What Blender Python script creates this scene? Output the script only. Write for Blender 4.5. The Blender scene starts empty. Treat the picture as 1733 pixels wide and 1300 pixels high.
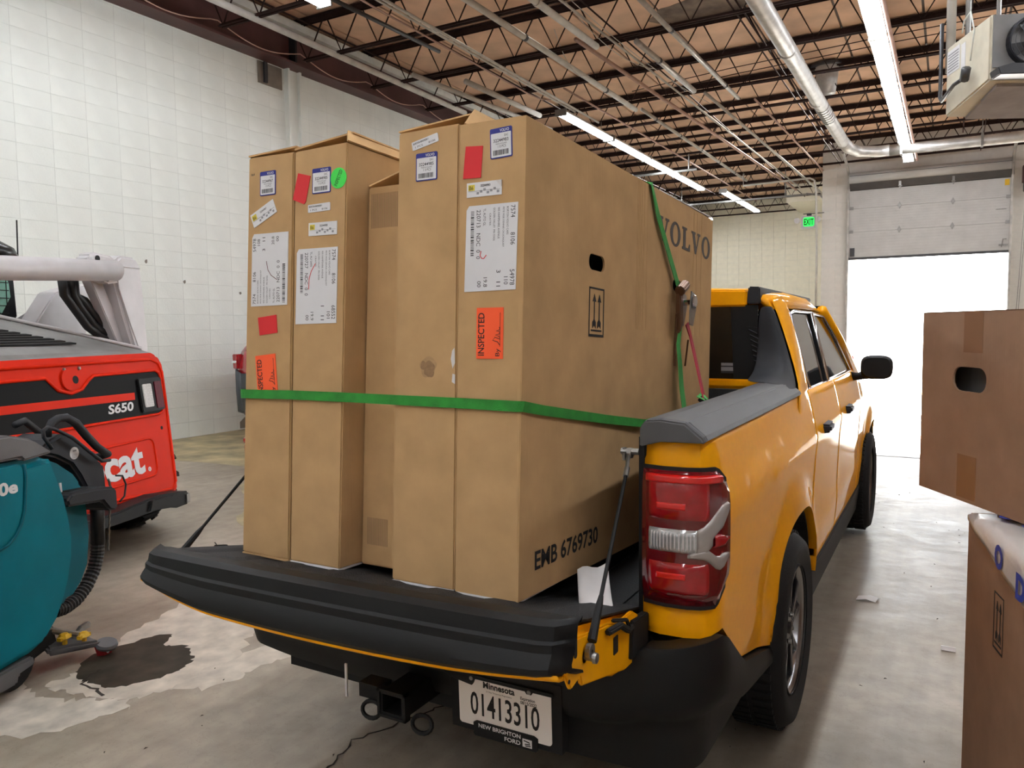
import bpy, bmesh, math, random
from math import sin, cos, pi, radians, sqrt, atan2
from mathutils import Vector as V, Matrix
random.seed(7)
S = bpy.context.scene
COL = S.collection
# ---------------------------------------------------------------- camera
cam_d = bpy.data.cameras.new('camera'); cam = bpy.data.objects.new('camera', cam_d); COL.objects.link(cam)
YAW, PITCH, ROLL, FPX = .5134, .0723, -.0117, 1311.0
_f = V((-sin(YAW)*cos(PITCH), cos(YAW)*cos(PITCH), -sin(PITCH)))
_r = V((cos(YAW), sin(YAW), 0)); _u = _r.cross(_f)
_r2 = _r*cos(ROLL)+_u*sin(ROLL); _u2 = -_r*sin(ROLL)+_u*cos(ROLL)
m = Matrix((( _r2.x, _u2.x, -_f.x, 1.415), (_r2.y, _u2.y, -_f.y, -1.86), (_r2.z, _u2.z, -_f.z, 1.534), (0, 0, 0, 1)))
cam.matrix_world = m
cam_d.sensor_width = 36; cam_d.lens = FPX/1733*36; cam_d.clip_start = .05; cam_d.clip_end = 400
S.camera = cam
# ---------------------------------------------------------------- world, sun, exposure
S.view_settings.view_transform = 'Standard'; S.view_settings.look = 'None'
S.view_settings.gamma = 1; S.view_settings.use_curve_mapping = False
S.view_settings.exposure = 0.45
W_ = bpy.data.worlds.new('sky'); S.world = W_; W_.use_nodes = True
bg = W_.node_tree.nodes['Background']; bg.inputs[0].default_value = (.93, .97, 1, 1); bg.inputs[1].default_value = 12.0
sun_d = bpy.data.lights.new('sun', 'SUN'); sun = bpy.data.objects.new('sun', sun_d); COL.objects.link(sun)
sun_d.energy = 28; sun_d.angle = radians(.6); sun_d.color = (1, .95, .88)
sun.rotation_euler = V((.06, -1, -.252)).to_track_quat('-Z', 'Y').to_euler(); sun.location = (0, 40, 20)
TUBE = 30.0       # strength of the fluorescent tubes
# ---------------------------------------------------------------- helpers
WL = {}
TMAP = [False]
def tmap(p):
    s = 1 if p[0] >= 0 else -1; a = abs(p[0])
    return V((s*(1.06*a-(.085 if s > 0 else .085+.062*min(1, max(0, (a-.5)/.2))) if a > .5 else .89*a), 1.06*p[1]+.112, 1.06*p[2]-.092))
class MB:
    def __init__(s): s.v = []; s.f = []
    def add(s, vs, fs):
        n = len(s.v); s.v += [tuple(x) for x in vs]; s.f += [tuple(i+n for i in f) for f in fs]; return s
    def box(s, x0, x1, y0, y1, z0, z1):
        return s.add([(x0,y0,z0),(x1,y0,z0),(x1,y1,z0),(x0,y1,z0),(x0,y0,z1),(x1,y0,z1),(x1,y1,z1),(x0,y1,z1)],
                     [(0,3,2,1),(4,5,6,7),(0,1,5,4),(1,2,6,5),(2,3,7,6),(3,0,4,7)])
    def hexa(s, b, t):
        return s.add(list(b)+list(t), [(0,3,2,1),(4,5,6,7),(0,1,5,4),(1,2,6,5),(2,3,7,6),(3,0,4,7)])
    def prism(s, poly, fr, w0, w1):
        """polygon (u,v) in frame fr, from depth w0 to w1"""
        n = len(poly); a = [fr.p(u, v, w0) for u, v in poly]; b = [fr.p(u, v, w1) for u, v in poly]
        return s.add(a+b, [tuple(range(n))[::-1], tuple(range(n, 2*n))]+[(i, (i+1) % n, n+(i+1) % n, n+i) for i in range(n)])
    def tube(s, pts, r, seg=8, closed=False, caps=True):
        pts = [V(p) for p in pts]; n = len(pts); rs = r if isinstance(r, (list, tuple)) else [r]*n
        vs = []; up = None
        for i, p in enumerate(pts):
            if closed: t = pts[(i+1) % n]-pts[i-1]
            else: t = pts[min(i+1, n-1)]-pts[max(i-1, 0)]
            t.normalize()
            if up is None: up = V((0, 0, 1)) if abs(t.z) < .9 else V((1, 0, 0))
            a = up-t*up.dot(t)
            if a.length < 1e-4: a = V((1, 0, 0))-t*t.x
            a.normalize(); b = t.cross(a); up = a
            vs += [p+(a*cos(2*pi*k/seg)+b*sin(2*pi*k/seg))*rs[i] for k in range(seg)]
        m_ = n if closed else n-1
        fs = [(i*seg+k, i*seg+(k+1) % seg, ((i+1) % n)*seg+(k+1) % seg, ((i+1) % n)*seg+k) for i in range(m_) for k in range(seg)]
        if caps and not closed: fs += [tuple(range(seg))[::-1], tuple((n-1)*seg+k for k in range(seg))]
        return s.add(vs, fs)
    def ribbon(s, pts, nrm, w, th):
        """flat band along pts, width direction perpendicular to path & nrm"""
        pts = [V(p) for p in pts]; n = len(pts); vs = []
        for i, p in enumerate(pts):
            t = (pts[min(i+1, n-1)]-pts[max(i-1, 0)]).normalized()
            nn = V(nrm[i] if isinstance(nrm, list) else nrm).normalized(); b = t.cross(nn).normalized()
            ww = w[i] if isinstance(w, list) else w
            vs += [p-b*ww/2, p+b*ww/2, p+b*ww/2+nn*th, p-b*ww/2+nn*th]
        fs = [(i*4+k, i*4+(k+1) % 4, i*4+4+(k+1) % 4, i*4+4+k) for i in range(n-1) for k in range(4)]
        return s.add(vs, fs+[(3, 2, 1, 0), tuple((n-1)*4+k for k in range(4))])
    def lathe(s, prof, c, ax, seg=24):
        c = V(c); ax = V(ax).normalized(); a = ax.orthogonal().normalized(); b = ax.cross(a); n = len(prof)
        vs = [c+ax*h+(a*cos(2*pi*k/seg)+b*sin(2*pi*k/seg))*r for r, h in prof for k in range(seg)]
        return s.add(vs, [(i*seg+k, i*seg+(k+1) % seg, (i+1)*seg+(k+1) % seg, (i+1)*seg+k) for i in range(n-1) for k in range(seg)])
    def grid(s, rows, closed_u=False):
        n = len(rows); m_ = len(rows[0])
        vs = [p for r in rows for p in r]
        return s.add(vs, [(i*m_+j, i*m_+j+1, (i+1)*m_+j+1, (i+1)*m_+j) for i in range(n-1) for j in range(m_-1)])
class Fr:
    def __init__(s, o, ex, ey, n=None):
        s.o = V(o); s.ex = V(ex).normalized(); ey = V(ey); s.ey = (ey-s.ex*ey.dot(s.ex)).normalized()
        s.n = s.ex.cross(s.ey)
        if n is not None and s.n.dot(V(n)) < 0: s.n = -s.n
    def p(s, u, v, w=0): return s.o+s.ex*u+s.ey*v+s.n*w
def fix_normals(me, bev=0, seg=2, weld=False):
    bm = bmesh.new(); bm.from_mesh(me)
    if weld: bmesh.ops.remove_doubles(bm, verts=bm.verts, dist=1e-5)
    bmesh.ops.recalc_face_normals(bm, faces=bm.faces)
    if bev:
        es = [e for e in bm.edges if e.is_manifold and e.calc_face_angle(0) > .5]
        bmesh.ops.bevel(bm, geom=es, offset=bev, segments=seg, affect='EDGES', clamp_overlap=True)
    bm.to_mesh(me); bm.free()
def obj(name, mb, mt, parent=None, smooth=False, bev=0, seg=2, label=None, kind=None, solid=0, weld=False, sub=0, ang=None):
    me = bpy.data.meshes.new(name)
    if TMAP[0]: mb.v = [tuple(tmap(p)) for p in mb.v]
    xs = [p for p in mb.v]
    lo = [min(p[i] for p in xs) for i in range(3)]; hi = [max(p[i] for p in xs) for i in range(3)]
    c = V(((lo[0]+hi[0])/2, (lo[1]+hi[1])/2, lo[2]))
    me.from_pydata([(p[0]-c.x, p[1]-c.y, p[2]-c.z) for p in mb.v], [], mb.f)
    fix_normals(me, bev, seg, weld)
    o = bpy.data.objects.new(name, me); COL.objects.link(o); me.materials.append(mt)
    WL[o.name] = c.copy()
    if parent is not None: o.parent = parent; o.location = c-WL[parent.name]
    else: o.location = c
    if solid:
        md = o.modifiers.new('thick', 'SOLIDIFY'); md.thickness = abs(solid); md.offset = -1 if solid > 0 else 1
    if sub:
        md = o.modifiers.new('sub', 'SUBSURF'); md.levels = sub; md.render_levels = sub
    if smooth:
        for p in me.polygons: p.use_smooth = True
        if ang:
            bm = bmesh.new(); bm.from_mesh(me)
            for e in bm.edges:
                if e.is_manifold and e.calc_face_angle(0) > ang: e.smooth = False
            bm.to_mesh(me); bm.free()
    if label: o['label'] = label
    if kind: o['kind'] = kind
    return o
def tag(o, label, cat, group=None, kind=None):
    o['label'] = label; o['category'] = cat
    if group: o['group'] = group
    if kind: o['kind'] = kind
    return o
def thing(name, loc, label, cat, group=None):
    o = bpy.data.objects.new(name, None); COL.objects.link(o); o.location = loc; o.empty_display_size = .1
    WL[o.name] = V(loc); return tag(o, label, cat, group)
def struct(name, mb, mt, **k):
    return obj(name, mb, mt, kind='structure', **k)
def sgb(r, g=None, b=None):
    if g is None: r, g, b = r
    f = lambda c: (c/255/12.92 if c/255 <= .04045 else ((c/255+.055)/1.055)**2.4)
    return (f(r), f(g), f(b), 1)
def mat(name, col, rough=.6, metal=0, var=.08, scale=6, bump=0, bscale=60, emit=0, coat=0, trans=0, spec=.5, detail=6, stretch=None, flake=0):
    m_ = bpy.data.materials.new(name); m_.use_nodes = True; nt = m_.node_tree; N = nt.nodes; L = nt.links
    b = N['Principled BSDF']; c = sgb(col)
    b.inputs['Roughness'].default_value = rough; b.inputs['Metallic'].default_value = metal
    b.inputs['Specular IOR Level'].default_value = spec; b.inputs['Coat Weight'].default_value = coat
    b.inputs['Transmission Weight'].default_value = trans; b.inputs['Base Color'].default_value = c
    if coat: b.inputs['Coat Roughness'].default_value = .03
    if emit: b.inputs['Emission Color'].default_value = c; b.inputs['Emission Strength'].default_value = emit
    tc = N.new('ShaderNodeTexCoord'); src = tc.outputs['Object']
    if stretch:
        mp = N.new('ShaderNodeMapping'); mp.inputs['Scale'].default_value = stretch; L.new(src, mp.inputs[0]); src = mp.outputs[0]
    if var:
        n = N.new('ShaderNodeTexNoise'); n.inputs['Scale'].default_value = scale; n.inputs['Detail'].default_value = detail; L.new(src, n.inputs['Vector'])
        r = N.new('ShaderNodeValToRGB'); r.color_ramp.elements[0].position = .3; r.color_ramp.elements[1].position = .72
        r.color_ramp.elements[0].color = tuple(x*(1-var*2) for x in c[:3])+(1,); r.color_ramp.elements[1].color = tuple(min(1, x*(1+var)) for x in c[:3])+(1,)
        L.new(n.outputs[0], r.inputs[0]); L.new(r.outputs[0], b.inputs['Base Color'])
    if bump:
        n2 = N.new('ShaderNodeTexNoise'); n2.inputs['Scale'].default_value = bscale; n2.inputs['Detail'].default_value = 4; L.new(src, n2.inputs['Vector'])
        bp = N.new('ShaderNodeBump'); bp.inputs['Strength'].default_value = bump; bp.inputs['Distance'].default_value = .01
        L.new(n2.outputs[0], bp.inputs['Height']); L.new(bp.outputs[0], b.inputs['Normal'])
    return m_
def text(name, s, fr, u, v, w, h, mt, parent, depth=.0006, lift=.0012, bold=.0, rot=0, label=None, shear=0):
    """lettering filling a w x h box whose lower left is (u,v); rot in quarter turns"""
    cu = bpy.data.curves.new('t', 'FONT'); cu.body = s; cu.size = 1; cu.offset = bold; cu.resolution_u = 3; cu.shear = shear
    cu.space_line = .95
    to = bpy.data.objects.new('t', cu); COL.objects.link(to)
    dg = bpy.context.evaluated_depsgraph_get(); me = bpy.data.meshes.new_from_object(to.evaluated_get(dg))
    bpy.data.objects.remove(to); bpy.data.curves.remove(cu)
    xs = [q.co.x for q in me.vertices]; ys = [q.co.y for q in me.vertices]
    x0, x1, y0, y1 = min(xs), max(xs), min(ys), max(ys)
    mb = MB(); vs = []
    for q in me.vertices:
        a = (q.co.x-x0)/(x1-x0); b = (q.co.y-y0)/(y1-y0)
        if rot == 1: a, b = 1-b, a
        elif rot == 3: a, b = b, 1-a
        vs.append(fr.p(u+a*w, v+b*h, lift))
    mb.add(vs, [tuple(p.vertices) for p in me.polygons]); bpy.data.meshes.remove(me)
    o = obj(name, mb, mt, parent, label=label)
    return o
def rect(u0, v0, u1, v1): return [(u0, v0), (u1, v0), (u1, v1), (u0, v1)]
def rrect(u0, v0, u1, v1, r, n=5):
    out = []
    for cx, cy, a in ((u1-r, v0+r, -90), (u1-r, v1-r, 0), (u0+r, v1-r, 90), (u0+r, v0+r, 180)):
        out += [(cx+r*cos(radians(a+90*k/n)), cy+r*sin(radians(a+90*k/n))) for k in range(n+1)]
    return out
def circ(cx, cy, r, n=24): return [(cx+r*cos(2*pi*k/n), cy+r*sin(2*pi*k/n)) for k in range(n)]
def lerp(a, b, t): return a+(b-a)*t
def interp(x, tab):
    if x <= tab[0][0]: return tab[0][1]
    for (a, va), (b, vb) in zip(tab, tab[1:]):
        if x <= b: return va+(vb-va)*(x-a)/(b-a)
    return tab[-1][1]
# ---------------------------------------------------------------- materials
def cardboard(name, col, flute=(1, 1, 0), fs=150):
    m_ = mat(name, col, .9, var=.07, scale=9, spec=.08); nt = m_.node_tree; N = nt.nodes; L = nt.links; b = N['Principled BSDF']
    tc = N['Texture Coordinate']; mp = N.new('ShaderNodeMapping'); mp.inputs['Scale'].default_value = (fs, fs, 2); L.new(tc.outputs['Object'], mp.inputs[0])
    n = N.new('ShaderNodeTexNoise'); n.inputs['Scale'].default_value = 1; n.inputs['Detail'].default_value = 3; L.new(mp.outputs[0], n.inputs['Vector'])
    n3 = N.new('ShaderNodeTexNoise'); n3.inputs['Scale'].default_value = 2.2; n3.inputs['Detail'].default_value = 5; L.new(tc.outputs['Object'], n3.inputs['Vector'])
    ad = N.new('ShaderNodeMath'); ad.operation = 'ADD'; ml = N.new('ShaderNodeMath'); ml.operation = 'MULTIPLY'; ml.inputs[1].default_value = 14
    L.new(n3.outputs[0], ml.inputs[0]); L.new(ml.outputs[0], ad.inputs[0]); L.new(n.outputs[0], ad.inputs[1])
    bp = N.new('ShaderNodeBump'); bp.inputs['Strength'].default_value = .35; bp.inputs['Distance'].default_value = .0015
    L.new(ad.outputs[0], bp.inputs['Height']); L.new(bp.outputs[0], b.inputs['Normal'])
    return m_
M = dict(
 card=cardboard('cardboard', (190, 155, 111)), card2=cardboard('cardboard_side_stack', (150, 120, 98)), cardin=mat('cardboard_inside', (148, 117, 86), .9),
 yellow=mat('orange_paint', (252, 172, 6), .5, 0, .02, 40, coat=.42, spec=.08),
 yellowin=mat('orange_inner_paint', (250, 172, 10), .45, coat=.25, spec=.1),
 plast=mat('black_plastic', (17, 18, 19), .55, spec=.3, bump=.12, bscale=700, var=.04), railp=mat('top_lit_rail_plastic', (86, 86, 88), .5, bump=.1, bscale=600, var=.04, spec=.35), plast2=mat('grey_black_plastic', (42, 43, 47), .55, bump=.1, bscale=600, var=.04, spec=.22),  # railp: lighter copy of the black plastic, top light put into its colour
 rubber=mat('tyre_rubber', (14, 14, 15), .8, bump=.2, bscale=200), dark=mat('dark_underbody', (14, 14, 15), .8), alu=mat('machined_wheel', (150, 150, 152), .25, .9, .03),
 wheelblk=mat('gloss_black_wheel', (22, 22, 24), .25), chrome=mat('chrome', (215, 216, 220), .12, 1, 0), steel=mat('zinc_steel', (150, 148, 144), .38, .85, .1, 30),
 glass=mat('tinted_glass', (10, 13, 16), .05, 0, 0, spec=.8), glassl=mat('side_glass', (34, 38, 40), .04, 0, 0, spec=.9),
 liner=mat('spray_bedliner', (24, 26, 29), .6, bump=.8, bscale=260), redl=mat('red_lens', (158, 8, 20), .12, 0, .12, 26, coat=1), redd=mat('dark_red_lens', (104, 2, 14), .15, coat=1, var=.1), redb=mat('bright_red_lens', (214, 20, 22), .15, coat=1, var=.05),
 clear=mat('clear_lens', (200, 202, 204), .15, .55, .15, 60), white=mat('white_paper', (224, 224, 226), .7, var=.03), ink=mat('black_ink', (30, 28, 28), .8, var=0), grink=mat('grey_ink', (82, 76, 70), .8, var=.1),
 blue=mat('blue_print', (38, 44, 130), .7, var=.02), red=mat('red_sticker', (214, 26, 34), .6, var=.03), oran=mat('fluorescent_orange_sticker', (255, 92, 40), .6, var=.02), grn=mat('fluorescent_green_sticker', (62, 222, 78), .6, var=.02), yelp=mat('yellow_print', (225, 205, 70), .7), grp=mat('grey_print', (150, 150, 154), .7),
 strap=mat('green_webbing', (44, 150, 50), .75, bump=.5, bscale=500, var=.12, scale=25), strap2=mat('pale_green_webbing', (84, 186, 92), .75, bump=.5, bscale=500, var=.12), rstrap=mat('red_webbing', (164, 22, 44), .75, bump=.5, bscale=500), bronze=mat('bronzed_ratchet_steel', (112, 84, 66), .35, .8),
 orange=mat('orange_red_paint', (214, 40, 9), .5, var=.03, spec=.1), blackp=mat('black_decal', (12, 11, 12), .6, spec=.15), lgrey=mat('light_grey_paint', (196, 192, 193), .4, var=.06), mgrey=mat('grey_hood_paint', (128, 126, 124), .5, var=.1), hose=mat('black_hose', (16, 16, 17), .55), mesh=mat('green_tinted_glass', (120, 168, 150), .1, var=.05),
 teal=mat('teal_plastic', (0, 112, 128), .5, spec=.12, bump=.08, bscale=400, var=.05), teal2=mat('dark_teal_plastic', (0, 92, 106), .45, spec=.15, var=.05), sgrey=mat('grey_lid_plastic', (92, 92, 94), .5, bump=.1, bscale=300), yknob=mat('yellow_knob_plastic', (214, 172, 30), .4), redr=mat('red_rubber', (176, 40, 44), .5),
 joist=mat('brown_painted_joist', (52, 38, 35), .85, var=.15, scale=3, spec=.08), beam=mat('oxide_red_steel', (84, 50, 47), .5, var=.2, scale=2), pipe=mat('white_painted_pipe', (190, 186, 178), .85, var=.12, scale=4, spec=.1), galv=mat('galvanised_duct', (184, 180, 174), .42, .35, .15, 5), pink=mat('pale_pink_pipe', (190, 160, 148), .85, spec=.1),
 deck=mat('tan_roof_board', (218, 180, 150), .85, var=.12, scale=1.6), deck2=mat('stained_roof_board', (120, 104, 90), .9, var=.3, scale=3), seam=mat('dark_roof_seam', (92, 80, 72), .8),
 sidewall=mat('stacked_brown_far_wall', (128, 112, 98), .8, var=.2, scale=1.2), lensw=mat('matte_clear_lens', (206, 204, 200), .45, var=.1, scale=80, spec=.2), lensr=mat('matte_dark_red_lens', (92, 16, 34), .5, var=.15, scale=60, spec=.2), pan=mat('pinkish_grey_pan', (158, 152, 152), .8, spec=.1), wing=mat('silver_reflector', (168, 160, 156), .25, .3), dkst2=mat('slightly_darker_concrete', (146, 133, 115), .5, var=.22, scale=6, spec=.4), wall=mat('white_wall_paint', (228, 231, 224), .55, bump=.35, bscale=45, var=.035, scale=2.2), mortar=mat('painted_joint', (216, 219, 212), .8, var=.08), cream=mat('cream_wall_paint', (236, 228, 208), .6, bump=.2, bscale=30, var=.03), pier=mat('grey_wall_paint', (214, 210, 203), .6, bump=.25, bscale=40, var=.04),
 door=mat('grey_white_door_panel', (186, 184, 181), .5, var=.05, scale=3, bump=.05, bscale=90), heater=mat('beige_heater_paint', (212, 206, 188), .8, spec=.1, var=.06), fan=mat('dark_fan_metal', (30, 30, 36), .3, .5), plate=mat('white_plate_aluminium', (244, 240, 236), .5, var=0), dgrey=mat('dark_grey_metal', (70, 70, 72), .45, .4),
 tape=mat('brown_packing_tape', (136, 102, 78), .25, var=.04), film=mat('white_plastic_film', (206, 200, 196), .35, var=.04, bump=.3, bscale=14), fblue=mat('blue_film_print', (56, 74, 168), .4, var=.05),
 housing=mat('white_fixture', (222, 224, 214), .5), tube=mat('fluorescent_tube', (243, 247, 255), .4, var=0, emit=TUBE), water=mat('water_film', (66, 60, 50), .5, var=.25, scale=9, spec=.12), crackm=mat('crack_dark', (58, 50, 44), .95), rimst=mat('mineral_stain', (204, 193, 178), .5, var=.16, scale=9, bump=.1, bscale=30), rim2=mat('pale_stain', (208, 198, 184), .5, var=.2, scale=8), ylst=mat('yellowed_floor_paint', (176, 160, 118), .4, var=.3, scale=3), dkst=mat('worn_dark_floor', (128, 118, 106), .5, var=.2, scale=4),
 outg=mat('outdoor_concrete', (220, 222, 222), .8, var=.05, scale=.5), cone=mat('orange_traffic_cone', (230, 60, 40), .5), exitg=mat('exit_sign_green', (40, 220, 90), .5, emit=.8, var=0), copp=mat('wood_bumper_block', (150, 90, 40), .7), carred=mat('red_car_paint', (168, 30, 38), .2, coat=1), cargrey=mat('grey_car_plastic', (74, 78, 82), .5), paperm=mat('paper_sheet', (216, 212, 210), .8),
)
def floor_mat():
    m_ = mat('concrete_floor', (158, 148, 138), .42, var=0, spec=.45); nt = m_.node_tree; N = nt.nodes; L = nt.links; b = N['Principled BSDF']; tc = N['Texture Coordinate']
    def noise(sc, det, vec=None, dist=0):
        n = N.new('ShaderNodeTexNoise'); n.inputs['Scale'].default_value = sc; n.inputs['Detail'].default_value = det; n.inputs['Distortion'].default_value = dist; L.new(vec or tc.outputs['Object'], n.inputs['Vector']); return n
    n1 = noise(.55, 8, dist=.6); n2 = noise(9, 8); n3 = noise(3.2, 4, dist=1.2)
    r = N.new('ShaderNodeValToRGB'); e = r.color_ramp.elements; e[0].position = .32; e[0].color = sgb(136, 124, 108); e[1].position = .7; e[1].color = sgb(184, 172, 155); L.new(n1.outputs[0], r.inputs[0])
    r2 = N.new('ShaderNodeValToRGB'); e = r2.color_ramp.elements; e[0].position = .3; e[0].color = (.72, .71, .7, 1); e[1].position = .65; e[1].color = (1, 1, 1, 1); L.new(n2.outputs[0], r2.inputs[0])
    mx = N.new('ShaderNodeMix'); mx.data_type = 'RGBA'; mx.blend_type = 'MULTIPLY'; mx.inputs[0].default_value = .8; L.new(r.outputs[0], mx.inputs[6]); L.new(r2.outputs[0], mx.inputs[7])
    # long wipe streaks
    mp = N.new('ShaderNodeMapping'); mp.inputs['Rotation'].default_value = (0, 0, .5); mp.inputs['Scale'].default_value = (14, 1.4, 1); L.new(tc.outputs['Object'], mp.inputs[0])
    n4 = noise(1, 5, mp.outputs[0]); r4 = N.new('ShaderNodeValToRGB'); e = r4.color_ramp.elements; e[0].position = .35; e[0].color = (.8, .79, .78, 1); e[1].position = .6; e[1].color = (1, 1, 1, 1); L.new(n4.outputs[0], r4.inputs[0])
    mx2 = N.new('ShaderNodeMix'); mx2.data_type = 'RGBA'; mx2.blend_type = 'MULTIPLY'; mx2.inputs[0].default_value = .6; L.new(mx.outputs[2], mx2.inputs[6]); L.new(r4.outputs[0], mx2.inputs[7])
    # fine hairline scratches
    vo = N.new('ShaderNodeTexVoronoi'); vo.feature = 'DISTANCE_TO_EDGE'; vo.inputs['Scale'].default_value = 5
    mpv = N.new('ShaderNodeVectorMath'); mpv.operation = 'ADD'; nd = noise(6, 6); L.new(tc.outputs['Object'], mpv.inputs[0]); L.new(nd.outputs[1], mpv.inputs[1]); L.new(mpv.outputs[0], vo.inputs['Vector'])
    r5 = N.new('ShaderNodeValToRGB'); e = r5.color_ramp.elements; e[0].position = 0; e[0].color = (.62, .6, .58, 1); e[1].position = .02; e[1].color = (1, 1, 1, 1); L.new(vo.outputs[0], r5.inputs[0])
    mx3 = N.new('ShaderNodeMix'); mx3.data_type = 'RGBA'; mx3.blend_type = 'MULTIPLY'; mx3.inputs[0].default_value = .45; L.new(mx2.outputs[2], mx3.inputs[6]); L.new(r5.outputs[0], mx3.inputs[7])
    L.new(mx3.outputs[2], b.inputs['Base Color'])
    rr = N.new('ShaderNodeMapRange'); rr.inputs[3].default_value = .3; rr.inputs[4].default_value = .55; L.new(n3.outputs[0], rr.inputs[0]); L.new(rr.outputs[0], b.inputs['Roughness'])
    bp = N.new('ShaderNodeBump'); bp.inputs['Strength'].default_value = .25; bp.inputs['Distance'].default_value = .01; L.new(n2.outputs[0], bp.inputs['Height']); L.new(bp.outputs[0], b.inputs['Normal'])
    return m_
M['floor'] = floor_mat()
# ================================================================ THE SETTING
XW, XR, YB, YD, YF, ZC = -8.17, 6.5, -9.0, 21.5, 29.5, 6.52
struct('floor', MB().box(XW-.3, XR+.3, YB-.3, YD, -.12, 0), M['floor'])
struct('floor', MB().box(XW-.3, -1.6, YD, YF+.3, -.12, 0), M['floor'])
g = struct('ground', MB().box(-60, 60, YD+.001, 130, -.14, -.02), M['outg'])
# ceiling: backing plus separate boards in each joist bay
ceil = struct('ceiling', MB().box(XW-.3, XR+.3, YB-.3, YF+.3, ZC+.03, ZC+.2), M['seam'])
JY = [6.03+1.66*k for k in range(-9, 15)]
def dup(o, loc, parent=None, name=None):
    c = o.copy(); COL.objects.link(c); WL[c.name] = V(loc); c.parent = parent
    c.location = V(loc)-(WL[parent.name] if parent is not None else V((0, 0, 0))); return c
bw = 1.22; bx0 = -.29-bw*7
board = None; nb = 0
far = MB()
for j in range(len(JY)-1):
    for i in range(13):
        x0 = bx0+i*bw; y0 = JY[j]
        if x0 < XW-1.3 or x0 > XR: continue
        if y0 < 2 or x0 > 4: far.box(x0+.02, x0+bw-.02, y0+.0, y0+1.66, ZC, ZC+.025); continue
        if board is None:
            board = obj('roof_board', MB().box(x0+.02, x0+bw-.02, y0+.004, y0+1.656, ZC, ZC+.025), M['deck'], ceil)
        else:
            dup(board, (x0+bw/2, y0+.83, ZC), ceil)
obj('roof_board', far, M['deck'], ceil, kind='stuff')
# water stain on a board next to the pale duct
def blob(cx, cy, rx, ry, z0, z1, seed, n=48, amp=.25, rot=0):
    rnd = random.Random(seed); ph = [(rnd.uniform(0, 6.28), rnd.uniform(.3, 1)/k, k) for k in (1, 2, 3, 5, 8, 13)]
    pts = []
    for i in range(n):
        t = 2*pi*i/n; r = 1+amp*sum(a*sin(k*t+p) for p, a, k in ph)
        x, y = rx*r*cos(t), ry*r*sin(t); pts.append((cx+x*cos(rot)-y*sin(rot), cy+x*sin(rot)+y*cos(rot)))
    return MB().prism(pts, Fr((0, 0, 0), (1, 0, 0), (0, 1, 0)), z0, z1)
obj('water_stain', blob(-2.3, 10.6, .75, .5, ZC-.004, ZC-.001, 3, amp=.35), M['deck2'], ceil, label='dark water stain on the tan roof board')

def block_wall(parent, m_, axis, fixed, a0, a1, z1, bwid, bh, sgn, keep, z0=0, th=.03, maxn=300):
    """stack-bonded blocks, each proud of the joint by 4 mm. keep(a,z)->bool says which are single parts"""
    cells = []; n = int(round((a1-a0)/bwid)); k = int(math.ceil((z1-z0)/bh))
    for i in range(n):
        for j in range(k):
            cells.append((a0+i*bwid, z0+j*bh, min(z0+(j+1)*bh, z1)))
    cells.sort(key=lambda c: -keep(c[0]+bwid/2, c[1]+bh/2))
    rest = MB(); src = None; g_ = .0025; cnt = 0
    for a, z, zt in cells:
        if axis == 'x': bx = (fixed-th if sgn > 0 else fixed, fixed if sgn > 0 else fixed+th, a+g_, a+bwid-g_, z+g_, zt-g_)
        else: bx = (a+g_, a+bwid-g_, fixed-th if sgn > 0 else fixed, fixed if sgn > 0 else fixed+th, z+g_, zt-g_)
        if keep(a+bwid/2, z+bh/2) > 0 and cnt < maxn and abs(zt-z-bh) < 1e-6:
            c = ((bx[0]+bx[1])/2, (bx[2]+bx[3])/2, bx[4])
            if src is None: src = obj('block', MB().box(*bx), m_, parent, bev=.003, seg=1)
            else: dup(src, c, parent)
            cnt += 1
        else: rest.box(*bx)
    if rest.v: obj('block', rest, m_, parent, kind='stuff')
wl = struct('wall_left', MB().box(XW-.25, XW-.0025, YB-.3, YF+.3, 0, ZC), M['mortar'])
vis = lambda y, z: (1/(.1+abs(y-5.5)+.2*z)) if (1.7 < y < 9.8 and not(y < 4 and z < 1.8) and z > .0) else 0
block_wall(wl, M['wall'], 'x', XW, -2.79, 15.69, 5.8, .44, .222, 1, vis)
obj('wall_panel', MB().box(XW-.02, XW, YB, -2.79, 0, ZC).box(XW-.02, XW, 15.69, YF, 0, ZC), M['wall'], wl, label='plain painted stretch of wall')
obj('damp_mark', blob(0, 0, .01, .01, 0, .001, 1) if 0 else MB().add([(XW+.002, 6.5+.1*i, .02+(.1+.07*sin(i*1.7)+.05*sin(i*3.1))*t) for i in range(22) for t in (0, 1)], [(2*i, 2*i+2, 2*i+3, 2*i+1) for i in range(21)]), M['dkst'], wl, solid=.001, label='dirty scuffed strip along the foot of the wall')
# small chips in the paint
for k, (y, z) in enumerate([(5.6, 2.25), (6.6, 2.12), (4.35, 2.35), (6.9, 3.4), (7.6, 1.2), (7.9, 2.2), (5.0, 2.5), (6.75, 1.75)]):
    fr = Fr((XW, y, z), (0, 1, 0), (0, 0, 1), (1, 0, 0)); a = [(.02*(1+.4*sin(i*2.3+k))*cos(i*.9), .025*(1+.3*sin(i*1.7+k))*sin(i*.9)) for i in range(7)]
    obj('paint_chip', MB().prism(a, fr, .0, .0015), M['dkst'], wl)
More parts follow.
